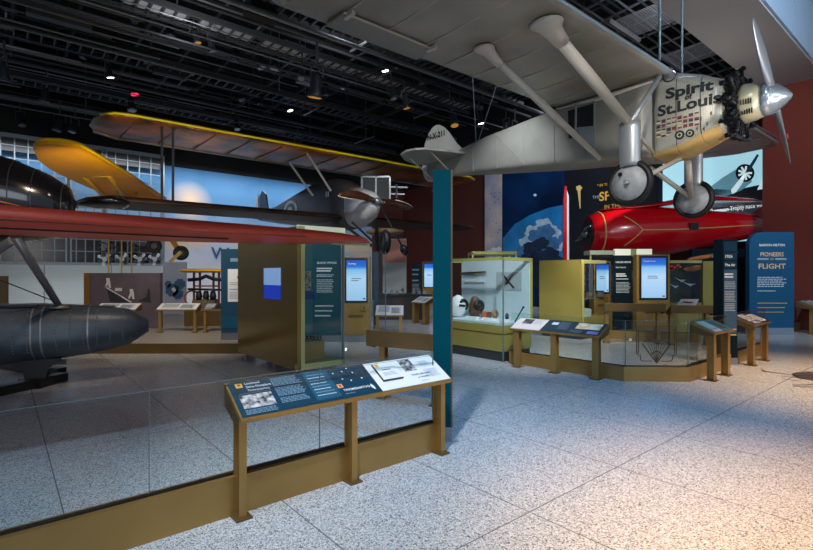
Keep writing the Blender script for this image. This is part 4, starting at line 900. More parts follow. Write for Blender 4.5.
for k in ks:
    q = interp(K2, k); ring_ = []
    for p in loft_ring(k, q[1], q[2], q[3], q[4], 32):
        z = p[2]
        if z < q[2]: z = q[2]+(z-q[2])*(1.0-0.35*abs(p[1])/max(q[1], 1e-3))   # vee bottom
        ring_.append(Gq(p[0], p[1], z))
    rr_.append(ring_)
mb.rings(rr_); fl_ = mb.build('float', FLO, FP)
mb = MB().m(mat('float_band', (160, 166, 170), 0.35, 0.5)); mb.smooth = True
for k in (-1.3, -0.55, 0.05, 0.55, 0.66, 1.2):
    q = interp(K2, k); rs = []
    for dk in (0, 0.02):
        rs.append([Gq(p[0], p[1], p[2] if p[2] > q[2] else q[2]+(p[2]-q[2])*(1-0.35*abs(p[1])/q[1])) for p in loft_ring(k+dk, q[1]+0.006, q[2], q[3]+0.006, q[4], 32)])
    mb.rings(rs, False, False)
mb.build('float_band', parent=fl_)
mb = MB().m(mat('rivet', (150, 156, 160), 0.35, 0.5))
for k in [x*0.16-1.4 for x in range(20)]:
    q = interp(K2, k)
    for j in range(14):
        a = -PI*0.80+j*PI*0.74/14
        c, s_ = math.cos(a), math.sin(a); e = q[4]
        yy = -q[1]*abs(math.sin(a-PI/2+PI/2+0))**(2/e) if False else 0
        zz = q[2]+q[3]*(0.85-j*0.125); d = min(abs(zz-q[2])/q[3], 0.97); yy = -(q[1]*(1-d**e)**(1/e)+0.004)
        if zz < q[2]: zz = q[2]+(zz-q[2])*(1-0.35*abs(yy)/q[1])
        p = Gq(k, yy, zz); mb.box(p.x-0.006, p.x+0.006, p.y-0.006, p.y+0.006, p.z-0.006, p.z+0.006)
mb.build('rivets', parent=fl_)['kind'] = 'stuff'
mb = MB(); mb.bar(Gq(-4.5, 0, 0.34), Gq(0.9, 0, 0.33), 0.1, 0.06); mb.build('keel', mat('keel_dark', (44, 48, 52), 0.4), fl_)
mb = MB(); mb.bar(Gq(-6, 0, 1.18), Gq(0.6, 0, 1.17), 0.5, 0.03); mb.bar(Gq(0.6, 0, 1.17), Gq(1.5, 0, 1.11), 0.3, 0.03); mb.build('deck_strip', mat('deck_dark', (34, 36, 44), 0.4), fl_)
mb = MB(); mb.tube([at(59, 306, 6.95), at(15, 236, 5.35)], [0.05, 0.055], 10, flat=0.6); mb.lathe(at(59, 306, 6.95)-Vector((0, 0, 0.03)), (0, 0, 1), [(0, 0.14), (0.05, 0.08)], 12); mb.build('float_strut', mat('strut_grey', (132, 132, 134), 0.35, 0.3), FP)
MB().tube([at(59, 303, 6.9), at(0, 280, 6.2), at(-60, 256, 5.8)], 0.008, 5).build('bracing_wire', mat('wire_brown', (60, 50, 44), 0.5), FP)
mb = MB(); mb.tube([at(13, 240, 5.5), at(-20, 262, 6.0)], 0.05, 8); mb.build('float_strut', MATS['strut_grey'], FP)
# cradle under the float
cr = thing('float_cradle', (-4.9, 6.95, 0), 'black wooden cradle holding up the grey float', 'cradle')
mb = MB(); mb.bar(fl(64, 381)+Vector((0, 0, 0.07)), fl(-40, 405)+Vector((0, 0, 0.07)), 0.16, 0.12); mb.bar(fl(62, 376)+Vector((0, 0, 0.07)), fl(5, 369)+Vector((0, 0, 0.07)), 0.14, 0.12); mb.build('base_beam', BLACK, cr)
c = Gq(0.55, 0, 0)
MB().prism([c+fd*x+Vector((0, 0, z))-fs_*0.1 for x, z in ((-0.12, 0.12), (0.12, 0.12), (0.14, 0.25), (0.32, 0.40), (-0.32, 0.40), (-0.14, 0.25))], fs_*0.2).build('saddle', BLACK, cr)
MB().box(c.x-0.16, c.x+0.16, c.y-0.14, c.y+0.14, 0, 0.13).build('foot_block', BLACK, cr)

# ------------------------------------------------------------------ platform with reader rails at back left
GRB = mat('platform_terrazzo', (150, 146, 140), 0.35, 0, 0.08, 30)
pf = thing('display_platform', (-7, 12, 0), 'low bronze-edged platform under the back left displays', 'platform')
MB().box(-16, -3.1, 9.95, 18, 0, 0.2).build('deck', GRB, pf)
MB().box(-16, -3.1, 9.90, 9.95, 0, 0.203).build('bronze_kerb', BRONZE_D, pf)

# ---------- reader rails
def reader(label, origin, ang, length, zf, zb, depth, posts, painter=None, back=False, z0=0.0, apron=0.10, group=None, postw=(0.05, 0.11)):
    t = thing('reader_rail', Vector(origin), label, 'information rail', ang, group)
    th_ = 0.03; sl_ = (zb-zf)
    mb = MB(); mb.hexa([(0, 0, zf-th_), (length, 0, zf-th_), (length, depth, zb-th_), (0, depth, zb-th_), (0, 0, zf), (length, 0, zf), (length, depth, zb), (0, depth, zb)]); mb.build('tray', BRONZE, t, world=False)
    mb = MB(); mb.box(0.0, length, depth-0.02, depth+0.005, zb-0.03-apron*1.3, zb-0.005)
    for x in (0.0, length-0.015): mb.prism([(x, 0.03, zf-th_), (x, depth-0.01, zb-th_), (x, depth-0.01, zb-0.03-apron*1.3), (x, 0.12, zf-th_-apron*0.3)], (0.015, 0, 0))
    mb.build('apron', BRONZE_D, t, world=False)
    for x in posts:
        zt = zf-0.025; pw, pd = postw; mb = MB()
        y0 = 0.03
        mb.box(x, x+pw, y0, y0+0.012, z0, zt+0.01); mb.box(x, x+pw, y0+pd-0.012, y0+pd, z0, zt+0.06); mb.box(x+pw/2-0.006, x+pw/2+0.006, y0+0.01, y0+pd-0.01, z0, zt+0.03)
        p_ = mb.build('post', BRONZE, t, world=False)
        MB().box(x-0.03, x+pw+0.03, y0-0.03, y0+pd+0.03, z0, z0+0.012).build('base_plate', BRONZE_D, p_, world=False)
    nv = Vector((0, -sl_, depth)).normalized()
    dv = Vector((0, depth, sl_))
    def fn(lift): return lambda u, v: Vector((u*length, 0, zf))+dv*v+nv*lift
    if painter:
        mb = MB(); painter(mb, fn); mb.build('graphic_panel', parent=t, world=False)
    return t
def tx(mb, fn, body, u, v, h, length, depth, material, align='LEFT', bold=0.0, lift=0.006):
    f = fn(lift); letters(mb, body, h, lambda x, y: f(u+x/length, v+y/depth), material, align, bold=bold)
def paint_front(mb, fn):
    f = fn(0.004); L_, Dp = 1.92, 0.35
    rect(mb, f, 0.006, 0.6, 0.02, 0.985, NAVY); rect(mb, f, 0.6, 0.995, 0.02, 0.985, WHITEP)
    g = fn(0.006)
    rect(mb, g, 0.30, 0.41, 0.10, 0.985, NAVY2)
    rect(mb, g, 0.03, 0.055, 0.80, 0.92, GOLD); rect(mb, fn(0.008), 0.037, 0.048, 0.84, 0.9, mat('badge_red', (150, 60, 40), 0.5))
    tx(mb, fn, 'Lockheed', 0.065, 0.87, 0.028, L_, Dp, PALEINK, bold=0.001); tx(mb, fn, 'Sirius Floatplane', 0.065, 0.77, 0.028, L_, Dp, PALEINK, bold=0.001); tx(mb, fn, 'Tingmissartoq', 0.065, 0.67, 0.028, L_, Dp, PALEINK, bold=0.001)
    rect(mb, g, 0.03, 0.15, 0.62, 0.628, MIDINK)
    rect(mb, g, 0.025, 0.145, 0.22, 0.58, PHOTO)
    textrows(mb, g, 0.025, 0.15, 0.06, 0.19, 4, MIDINK)
    textrows(mb, g, 0.165, 0.285, 0.70, 0.95, 7, MIDINK); textrows(mb, g, 0.165, 0.285, 0.40, 0.66, 7, MIDINK); textrows(mb, g, 0.165, 0.285, 0.20, 0.36, 4, MIDINK)
    g2 = fn(0.008)
    for k in range(8): textrows(mb, g2, 0.312, 0.395, 0.20+k*0.09, 0.25+k*0.09, 1, MIDINK if k % 2 else PALEINK)
    for u, v in ((0.43, 0.80), (0.475, 0.82), (0.505, 0.90), (0.52, 0.74), (0.455, 0.58), (0.49, 0.50), (0.545, 0.52)): rect(mb, g, u, u+0.007, v, v+0.035, WHITEP)
    rect(mb, g, 0.415, 0.44, 0.34, 0.46, mat('badge_orange', (220, 160, 100), 0.5)); rect(mb, g2, 0.422, 0.433, 0.37, 0.43, mat('badge_red', (150, 60, 40), 0.5))
    tx(mb, fn, 'TINGMISSARTOQ', 0.43, 0.22, 0.031, L_, Dp, WHITEP, bold=0.001); textrows(mb, g, 0.43, 0.475, 0.12, 0.16, 1, MIDINK)
    mb.m(WHITEP); mb.poly([g(0.56, 0.24), g(0.568, 0.32), g(0.577, 0.22), g(0.577, 0.12), g(0.568, 0.14)])
    # raised flip book
    b0 = fn(0.02); mb.m(mat('book_cover_edge', (70, 55, 52), 0.5)); F_ = fn(0.004)
    ps = [(0.635, 0.30), (0.745, 0.30), (0.745, 0.88), (0.635, 0.88)]
    mb.hexa([F_(*p) for p in ps]+[b0(*p) for p in ps]); b1 = fn(0.024); mb.m(WHITEP); ps = [(0.637, 0.315), (0.745, 0.315), (0.745, 0.88), (0.637, 0.88)]; mb.hexa([b0(*p) for p in ps]+[b1(*p) for p in ps])
    h = fn(0.026); rect(mb, h, 0.642, 0.66, 0.74, 0.85, GOLD); textrows(mb, h, 0.66, 0.71, 0.60, 0.65, 1, INK); textrows(mb, h, 0.655, 0.73, 0.42, 0.55, 3, GREYP)
    rect(mb, g, 0.785, 0.855, 0.50, 0.95, PHOTO)
    tx(mb, fn, 'TRAVEL ON LAND', 0.80, 0.33, 0.026, L_, Dp, INK, bold=0.0012); tx(mb, fn, 'or WATER', 0.825, 0.22, 0.026, L_, Dp, INK, bold=0.0012); textrows(mb, g, 0.83, 0.88, 0.10, 0.14, 1, GREYP)
    textrows(mb, g, 0.89, 0.95, 0.62, 0.80, 5, GREYP); textrows(mb, g, 0.885, 0.965, 0.20, 0.50, 8, GREYP)
ff = Vector((-1.07, 3.15, 0))
reader('long blue and white reader rail standing in front of the near glass railing', ff, AU, 1.92, 0.665, 0.845, 0.30, (0.0, 0.875, 1.82), paint_front)
def paint_mid(mb, fn):
    f = fn(0.004); g = fn(0.006); g2 = fn(0.008)
    rect(mb, f, 0.005, 0.36, 0.02, 0.985, mat('pink_white_print', (214, 202, 198), 0.5)); rect(mb, f, 0.36, 0.995, 0.02, 0.985, mat('slate_print', (36, 54, 66), 0.5))
    rect(mb, g, 0.08, 0.2, 0.5, 0.92, PHOTO2); textrows(mb, g, 0.22, 0.33, 0.5, 0.9, 6, GREYP); rect(mb, g, 0.43, 0.5, 0.6, 0.8, PALEINK); textrows(mb, g, 0.52, 0.64, 0.25, 0.9, 9, mat('slate_ink', (96, 112, 124), 0.5))
    rect(mb, g, 0.71, 0.96, 0.42, 0.92, mat('map_print', (206, 208, 190), 0.5, scale=9, rgb2=(200, 150, 90))); rect(mb, g, 0.86, 0.97, 0.08, 0.3, mat('violet_print', (120, 124, 180), 0.5)); textrows(mb, g, 0.68, 0.82, 0.1, 0.32, 3, mat('slate_ink', (96, 112, 124), 0.5))
P1 = Vector((1.80, 8.50, 0)); P3 = Vector((2.93, 7.36, 0)); md = math.atan2((P3-P1).y, (P3-P1).x)
reader('pink-white and slate reader rail in front of the white glass case', P1, md, (P3-P1).length-0.02, 0.67, 0.83, 0.36, (0.06, 0.76, 1.46), paint_mid, postw=(0.10, 0.10))
def paint_small(c1, c2, c3):
    def p(mb, fn):
        f = fn(0.004); g = fn(0.006); rect(mb, f, 0.01, 0.99, 0.02, 0.98, c1); rect(mb, g, 0.1, 0.5, 0.3, 0.9, c2); rect(mb, g, 0.55, 0.9, 0.15, 0.8, c3); textrows(mb, g, 0.12, 0.48, 0.06, 0.24, 3, PALEINK); textrows(mb, fn(0.008), 0.57, 0.88, 0.2, 0.75, 7, INK)
    return p
reader('blue-topped two-post reader rail left of the tall dark pylon', Vector((4.60, 7.26, 0)), AU, 0.82, 0.73, 0.88, 0.34, (0.05, 0.66), paint_small(mat('reader_blue', (44, 84, 112), 0.35), mat('map_blue', (86, 140, 164), 0.4), NAVY2), postw=(0.10, 0.10))
reader('navy and white two-post reader rail right of the tall dark pylon', Vector((6.07, 8.49, 0)), AU, 1.0, 0.73, 0.88, 0.36, (0.05, 0.84), paint_small(mat('reader_navy', (28, 40, 66), 0.4), PHOTO, WHITEP), postw=(0.10, 0.10))
reader('reader rail cut by the right edge of the picture by the maroon wall', Vector((10.85, 12.95, 0)), AU, 1.4, 0.74, 0.90, 0.4, (0.1, 1.1), paint_small(mat('reader_navy', (28, 40, 66), 0.4), PHOTO, WHITEP), postw=(0.12, 0.10))
# readers seen from behind (their sloped face turned away)
a = Vector((-0.5, 6.25, 0)); b = Vector((0.42, 5.72, 0)); an = math.atan2((a-b).y, (a-b).x)
reader('bronze reader rail seen from behind left of the teal pylon', b+Vector((0.1, 0.25, 0)), an, 1.02, 0.72, 0.90, 0.3, (0.1, 0.86), paint_small(WHITEP, PHOTO, GREYP), apron=0.13, postw=(0.08, 0.10))
a = Vector((4.66, 11.3, 0)); b = Vector((5.98, 11.1, 0)); an = math.atan2((a-b).y, (a-b).x)
reader('bronze reader rail seen from behind, below the right touch screen', b+Vector((0, 0.35, 0)), an, 1.33, 0.76, 0.94, 0.3, (0.05, 1.2), paint_small(WHITEP, PHOTO, GREYP), apron=0.12, postw=(0.08, 0.1))
a = Vector((6.0, 10.95, 0)); b = Vector((6.95, 10.85, 0)); an = math.atan2((a-b).y, (a-b).x)
reader('bronze reader rail seen from behind just left of the dark pylon', b+Vector((0, 0.35, 0)), an, 0.95, 0.74, 0.92, 0.3, (0.05, 0.82), paint_small(WHITEP, PHOTO, GREYP), apron=0.12, postw=(0.08, 0.1))
cd = thing('caption_card', at(686, 303, 11.25), 'white card with a red plane drawing above the bronze rail', 'card')
mb = MB().m(WHITEP); c = at(676, 306.5, 11.1); d_ = at(695, 306.5, 11.1); e_ = at(699, 299, 11.6); g_ = at(681, 299, 11.6); mb.hexa([c-Vector((0,0,.02)), d_-Vector((0,0,.02)), e_-Vector((0,0,.02)), g_-Vector((0,0,.02)), c, d_, e_, g_]); mb.build('card', parent=cd)
mb = MB().m(mat('card_red', (150, 24, 34), 0.5)); m0 = (c+d_+e_+g_)/4+Vector((0, -0.01, 0.012)); 
mb.poly([m0+Vector((x, y, y*0.33)) for x, y in ((-0.13, 0.0), (-0.05, -0.05), (0.1, -0.03), (0.15, 0.03), (0.02, 0.04), (-0.08, 0.06))]); mb.build('plane_drawing', parent=cd)
# back left readers and mid hall ones
wtop = paint_small(WHITEP, GREYP, PALEINK)
reader('white-topped reader rail before the dark mauve photo wall', Vector((-7.55, 11.75, 0)), 0.02, 1.0, 0.76, 0.90, 0.3, (0.1, 0.88), wtop, z0=0.2, postw=(0.06, 0.06))
reader('white-topped reader rail before the display with the yellow wing', Vector((-6.08, 11.8, 0)), 0.0, 0.98, 0.76, 0.90, 0.3, (0.05, 0.9), wtop, z0=0.2, postw=(0.06, 0.06))
reader('dark-topped reader rail left of the blue panel at the back', Vector((-4.98, 11.8, 0)), 0.0, 0.55, 0.76, 0.90, 0.3, (0.05,), paint_small(PHOTO2, GREYP, INK), z0=0.2, postw=(0.06, 0.06))
reader('small white-topped reader rail right of the left touch screen', Vector((-0.86, 13.3, 0)), 0.0, 0.78, 0.50, 0.74, 0.5, (0.02, 0.66), wtop, postw=(0.08, 0.1))
reader('small far reader rail between the hall case and the teal pylon', Vector((0.15, 16.2, 0)), -0.9, 0.7, 0.70, 0.88, 0.4, (0.02, 0.55), wtop, postw=(0.12, 0.2))

# ------------------------------------------------------------------ glass railings with bronze kerbs
GEDGE = mat('glass_edge', (92, 116, 114), 0.2)
def railing(label, pts, hk=0.25, ht=0.9, th=0.12, panel=1.35, offs=None, base_dark=True):
    t = thing('glass_railing', Vector(pts[0]), label, 'railing')
    for a, b in zip(pts, pts[1:]):
        a, b = Vector(a), Vector(b); d = (b-a); L_ = d.length; d.normalize(); n = Vector((-d.y, d.x, 0))
        MB().hexa([a, b, b+n*th, a+n*th, a+Vector((0,0,hk)), b+Vector((0,0,hk)), b+n*th+Vector((0,0,hk)), a+n*th+Vector((0,0,hk))]).build('kerb', BRONZE, t)
        o0 = a+n*(th*0.35); MB().hexa([o0+Vector((0,0,hk)), o0+d*L_+Vector((0,0,hk)), o0+d*L_+n*0.03+Vector((0,0,hk)), o0+n*0.03+Vector((0,0,hk)), o0+Vector((0,0,hk+0.012)), o0+d*L_+Vector((0,0,hk+0.012)), o0+d*L_+n*0.03+Vector((0,0,hk+0.012)), o0+n*0.03+Vector((0,0,hk+0.012))]).build('glass_shoe', BLACK, t)
        nP = max(1, round(L_/panel)); gap = 0.006
        for i in range(nP):
            p = o0+d*(L_*i/nP+gap)+n*0.009; q = o0+d*(L_*(i+1)/nP-gap)+n*0.009; up0 = Vector((0,0,hk+0.005)); up1 = Vector((0,0,ht))
            g_ = MB().hexa([p+up0, q+up0, q+n*0.012+up0, p+n*0.012+up0, p+up1, q+up1, q+n*0.012+up1, p+n*0.012+up1]).build('glass_panel', GLASS, t)
            e = MB(); e.bar(p+up1+n*0.006, q+up1+n*0.006, 0.008, 0.003); e.bar(q+up0+n*0.006, q+up1+n*0.006, 0.004, 0.012); e.build('glass_edge', GEDGE if ht > 0 else BLACK, g_)
    return t
railing('near glass railing on a bronze kerb, crossing the lower left', [W(-4.0, 3.22), W(3.05, 3.22)], 0.257, 0.895, 0.12, 1.19)
A_, B_, C_, D1_ = Vector((1.86, 8.83, 0)), Vector((3.27, 7.32, 0)), Vector((4.25, 7.28, 0)), W(9.78, 2.9)
rl = railing('low glass railing with an etched fan emblem around the right exhibits', [A_, B_, C_, D1_], 0.22, 0.91, 0.14, 2.3)
railing('short glass railing between the dark pylon and the blue title sign', [W(10.25, 2.93), W(12.15, 2.93)], 0.22, 0.91, 0.14, 1.9)
railing('glass railing at the far right beside the maroon wall', [W(16.2, 3.55), W(17.9, 3.55)], 0.24, 0.9, 0.14, 1.7)
railing('far glass railing behind the right reader rails', [Vector((5.0, 12.25, 0)), Vector((5.75, 11.75, 0)), Vector((6.95, 11.5, 0))], 0.22, 0.9, 0.12, 2)
# art-deco emblem on the middle panel
fe = vplane(B_+Vector((0.0, 0.055, 0))+(C_-B_).normalized()*0.08, C_-B_)
em = MB()
def ln(a, b, r=0.005): em.bar(fe(*a), fe(*b), r*2.1, r*2.1, up=(0, 1, 0))
BRN = mat('emblem_bronze', (84, 72, 52), 0.4, 0.5)
x0, x1, z0_, z1_ = 0.13, 0.72, 0.30, 0.82
for o_ in (0, 0.03):
    ln((x0+o_, z0_+0.12), (x0+o_, z1_-o_)); ln((x1-o_, z0_+0.12), (x1-o_, z1_-o_)); 
ln((x0, z1_), (x1, z1_)); ln((x0+0.08, z0_), (0.36, z0_)); ln((0.49, z0_), (x1-0.08, z0_))
for sx, cx_ in ((1, x0), (-1, x1)):
    ln((cx_, z0_+0.12), (cx_+sx*0.03, z0_+0.09)); ln((cx_+sx*0.03, z0_+0.09), (cx_+sx*0.06, z0_+0.08)); ln((cx_+sx*0.06, z0_+0.08), (cx_+sx*0.06, z0_+0.02)); ln((cx_+sx*0.06, z0_+0.02), (cx_+sx*0.09, z0_))
mx_ = 0.425
for dx in (-0.21, 0.21): ln((mx_, 0.27), (mx_+dx, 0.56), 0.007)
for dx in (-0.13, -0.08, -0.035, 0, 0.035, 0.08, 0.13): ln((mx_, 0.28), (mx_+dx, 0.56), 0.003)
ln((mx_-0.09, 0.40), (mx_, 0.455), 0.006); ln((mx_+0.09, 0.40), (mx_, 0.455), 0.006)
for dx, z in ((-0.2, 0.60), (-0.13, 0.63), (0.13, 0.63), (0.2, 0.60)): ln((mx_, 0.60), (mx_+dx, z), 0.006)
ln((mx_-0.06, 0.7), (mx_, 0.84), 0.004); ln((mx_+0.06, 0.7), (mx_, 0.84), 0.004); ln((mx_-0.06, 0.7), (mx_+0.06, 0.7), 0.004)
em.build('etched_emblem', BRN, rl)
mb = MB().m(WHITEP); mb.poly([fe(0.02, 0.60), fe(0.06, 0.60), fe(0.06, 0.64), fe(0.02, 0.64)]); mb.build('small_notice', parent=rl)

# ------------------------------------------------------------------ pylons and title sign
py = thing('teal_pylon', (0.352, 4.72, 0), 'tall plain teal pylon at the end of the near railing', 'pylon', -0.10)
MB().box(-0.093, 0.079, -0.05, 0.06, 0.14, 2.61).build('body', TEAL, py, world=False); MB().box(0.079, 0.094, -0.05, 0.06, 0.14, 2.61).build('bronze_edge', BRONZE_D, py, world=False); MB().box(-0.02, 0.09, -0.052, 0.062, 0, 0.14).build('plinth', STEEL, py, world=False)
py = thing('dark_pylon', (5.75, 8.75, 0), 'dark narrow pylon with small white text beside the right railing', 'pylon', 0.0)
mb = MB().hexa([(-0.19, 0.08, 0.0), (-0.1, -0.05, 0), (0.16, -0.05, 0), (0.16, 0.12, 0), (-0.19, 0.08, 2.24), (-0.1, -0.05, 2.24), (0.16, -0.05, 2.24), (0.16, 0.12, 2.24)]); mb.build('body', DKTEAL, py, world=False)
mb = MB(); f = lambda l: (lambda x, y: Vector((-0.1+x, -0.05-l, y)))
for z0, z1, m_ in ((2.02, 2.2, NAVY), (1.87, 2.0, NAVY), (1.72, 1.85, NAVY), (0.55, 1.70, mat('slate_blue_print', (46, 76, 104), 0.45))): rect(mb, f(0.002), 0.02, 0.25, z0, z1, m_)
letters(mb, '1926', 0.07, lambda x, y: f(0.006)(0.03+x, 1.91+y), WHITEP, bold=0.003); letters(mb, 'The Air', 0.06, lambda x, y: f(0.006)(0.03+x, 1.76+y), WHITEP, bold=0.003)
textrows(mb, f(0.005), 0.03, 0.2, 1.54, 1.64, 2, WHITEP, 0.6); textrows(mb, f(0.005), 0.03, 0.23, 1.35, 1.49, 5, GREYP, 0.45); textrows(mb, f(0.005), 0.03, 0.23, 1.12, 1.32, 7, GREYP, 0.45); textrows(mb, f(0.005), 0.03, 0.23, 0.95, 1.10, 5, GREYP, 0.45)
for z in (0.62, 0.52): rect(mb, f(0.005), 0.12, 0.24, z, z+0.02, GOLD)
mb.build('lettering', parent=py, world=False)
MB().box(-0.1, 0.162, -0.056, -0.05, 0, 0.12).build('plinth', STEEL, py, world=False)
ts = thing('title_sign', (9.75, 13.0, 0), 'tall blue title sign reading Barron Hilton Pioneers of Flight', 'sign')
xl, xr, zt = 9.155-9.75, 10.345-9.75, 2.745
pts = [(xl, 0.19), (xr, 0.19), (xr, zt)]+[(xl+0.33-0.33*math.sin(a*PI/16), zt-0.33+0.33*math.cos(a*PI/16)) for a in range(9)]
MB().prism([(x, 0, z) for x, z in pts], (0, 0.14, 0)).build('panel', BLUEP, ts, world=False)
MB().box(xl, xr, 0.0, 0.14, 0, 0.19).build('plinth', mat('plinth_steel', (150, 165, 182), 0.35, 0.5), ts, world=False)
mb = MB(); f = lambda x, y: Vector((x, -0.008, y))
BRG = mat('copper_letter', (226, 190, 150), 0.5)
letters(mb, 'BARRON HILTON', 0.085, lambda x, y: f(x+0.0, y+2.37), WHITEP, 'CENTER', bold=0.004)
letters(mb, 'PIONEERS', 0.155, lambda x, y: f(x+0.0, y+2.10), BRG, 'CENTER', sx=0.92, bold=0.005); letters(mb, 'OF', 0.08, lambda x, y: f(x, y+2.0), BRG, 'CENTER'); letters(mb, 'FLIGHT', 0.19, lambda x, y: f(x, y+1.77), BRG, 'CENTER', sx=1.18, bold=0.006)
for x in (-0.39, 0.09): rect(mb, f, x, x+0.30, 2.005, 2.05, GREYP)
textrows(mb, f, -0.39, 0.42, 1.27, 1.56, 6, PALEINK, 0.5, 0.2); textrows(mb, f, -0.39, 0.1, 1.15, 1.2, 1, PALEINK, 0.5)
for z, l in ((0.84, 0.80), (0.72, 0.74), (0.60, 0.70)): rect(mb, f, -0.39, -0.39+l, z, z+0.02, GOLD)
mb.build('lettering', parent=ts, world=False)
nv = thing('navy_backing_panel', (8.9, 13.9, 0), 'dark navy panel behind the copper propeller blades', 'panel')
MB().box(-0.75, 0.75, 0, 0.1, 0, 2.35).build('panel', DKTEAL, nv, world=False)
MB().box(-0.75, 0.75, -0.004, 0.104, 0, 0.12).build('plinth', STEEL, nv, world=False)
COP = mat('copper_wood', (190, 112, 62), 0.3, 0.2, 0.1, 3)
def propeller_thing(label, c, dz, L_, m, w_=0.1, name='display_propeller'):
    t = thing(name, c, label, 'propeller'); mb = MB(); mb.smooth = True
    for sg in (-1, 1):
        rs = []
        for q, wd in ((0.03, 0.05), (0.2, 0.06), (0.55, w_), (0.85, w_*0.85), (1.0, 0.02)):
            cc = Vector((sg*L_*q, 0, sg*dz*q)); rs.append([cc+Vector((0, 0.025*math.sin(2*PI*j/10), wd*math.cos(2*PI*j/10))) for j in range(10)])
        b = MB(); b.smooth = True; b.rings(rs); b.build('blade', m, t, world=False)
    MB().lathe((0, -0.06, 0), (0, 1, 0), [(0, 0.06), (0.12, 0.06), (0.4, 0.02), (0.62, 0.02)], 14).build('hub', STEEL, t, world=False)
    return t
propeller_thing('upper copper wooden propeller passing behind the dark pylon', (8.35, 13.3, 2.12), 0.10, 0.68, COP, 0.06)
propeller_thing('lower copper wooden propeller half hidden by the dark pylon', (8.3, 13.35, 1.82), 0.06, 0.72, COP, 0.085)

# ------------------------------------------------------------------ touch-screen kiosks
def screen_mat():
    m = bpy.data.materials.new('touch_screen'); m.use_nodes = True; nt = m.node_tree; b = nt.nodes['Principled BSDF']; L = nt.links
    tc = nt.nodes.new('ShaderNodeTexCoord'); s_ = nt.nodes.new('ShaderNodeSeparateXYZ'); L.new(tc.outputs['Generated'], s_.inputs[0])
    r = nt.nodes.new('ShaderNodeValToRGB'); L.new(s_.outputs[2], r.inputs[0]); e = r.color_ramp.elements
    e[0].position = 0; e[0].color = srgb(150, 195, 235); e[1].position = 1; e[1].color = srgb(20, 80, 190)
    for p, c in ((0.55, (178, 212, 242)), (0.76, (130, 190, 238)), (0.84, (30, 110, 210))): q = e.new(p); q.color = srgb(*c)
    L.new(r.outputs[0], b.inputs['Emission Color']); b.inputs['Emission Strength'].default_value = 0.95; b.inputs['Base Color'].default_value = (0.02, 0.02, 0.02, 1); b.inputs['Roughness'].default_value = 0.15
    return m
SCR = screen_mat()
def kiosk(label, x0, x1, D, zt, zb_scr, rot=0.0, title=None):
    t = thing('touch_screen_kiosk', ((x0+x1)/2, D, 0), label, 'kiosk', rot); h = (x1-x0)/2
    MB().box(-h, h, 0, 0.22, 0.17, zt).build('body', BRONZE, t, world=False, bevel=0.01)
    MB().box(-h, h, 0.01, 0.21, 0, 0.17).build('plinth', STEEL, t, world=False)
    b = MB().box(-h*0.86, h*0.84, -0.02, 0.0, zb_scr-0.04, zt-0.03).build('bezel', BLACK, t, world=False)
    MB().box(-h*0.74, h*0.72, -0.024, -0.02, zb_scr+0.01, zt-0.09).build('screen', SCR, t, world=False)
    mb = MB(); f = lambda x, y: Vector((x, -0.027, y)); 
    if title: letters(mb, title, 0.055, lambda x, y: f(-h*0.62+x, zt-0.19+y), WHITEP, bold=0.003)
    zc = (zt+zb_scr)/2-0.02; textrows(mb, f, -h*0.38, h*0.4, zc-0.05, zc+0.05, 2, INK, 0.35, 0.3); rect(mb, f, h*0.5, h*0.66, zb_scr+0.04, zb_scr+0.07, NAVY)
    mb.build('screen_text', parent=t, world=False)
    mb = MB(); mb.box(h*0.28, h*0.32, -0.012, 0, zb_scr-0.26, zb_scr-0.10); mb.box(h*0.28, h*0.7, -0.012, 0, zb_scr-0.26, zb_scr-0.23); mb.box(h*0.5, h*0.62, -0.02, 0, zb_scr-0.2, zb_scr-0.13); mb.box(-h*0.6, h*0.5, -0.012, 0, zb_scr-0.39, zb_scr-0.33); mb.build('handset_shelf', BRONZE_D, t, world=False)
    return t
kiosk('bronze kiosk with a lit blue touch screen right of the tall cabinet', -1.51, -0.87, 11.6, 2.04, 0.98, title='Meetings')
kiosk('wider bronze kiosk with a lit blue touch screen below the red racer', 5.96, 6.82, 12.6, 2.13, 1.0, title='Touch Screen')
kiosk('kiosk with a lit blue screen seen through the olive case glass', 5.2, 5.66, 13.5, 1.98, 1.12)
kiosk('far small kiosk with a lit blue screen left of the teal pylon', 0.72, 1.36, 22.0, 2.2, 1.05, title='Skies')
def info_panel(label, x0, x1, D, zt, m, rot=0.0, lines=None, th_=0.12, z0=0.0):
    t = thing('information_panel', ((x0+x1)/2, D, z0), label, 'panel', rot); h = (x1-x0)/2
    MB().box(-h, h, 0, th_, 0.16, zt-z0).build('panel', m, t, world=False); MB().box(-h, h, 0.005, th_-0.005, 0, 0.16).build('plinth', STEEL, t, world=False)
    mb = MB(); f = lambda x, y: Vector((-h+x*2*h, -0.008, (zt-z0)*y))
    if lines: lines(mb, f, h, zt-z0); mb.build('printed_text', parent=t, world=False)
    return t
def lines_a(mb, f, h, H):
    g = lambda x, y: Vector((-h*0.1+x, -0.008, y))
    letters(mb, 'BLACK WINGS', 0.07, lambda x, y: g(x-0.02, y+H*0.795), WHITEP, bold=0.002)
    textrows(mb, f, 0.42, 0.80, 0.71, 0.76, 2, WHITEP, 0.6); textrows(mb, f, 0.42, 0.85, 0.66, 0.69, 2, PALEINK, 0.5); textrows(mb, f, 0.42, 0.85, 0.50, 0.64, 8, GREYP, 0.5)
    for y, l in ((0.36, 0.45), (0.31, 0.42), (0.26, 0.38)): rect(mb, f, 0.38, 0.38+l, y, y+0.014, GREYP)
info_panel('dark teal text panel headed Black Wings behind the tall glass cabinet', -2.55, -1.58, 11.62, 2.35, TEAL, lines=lines_a)
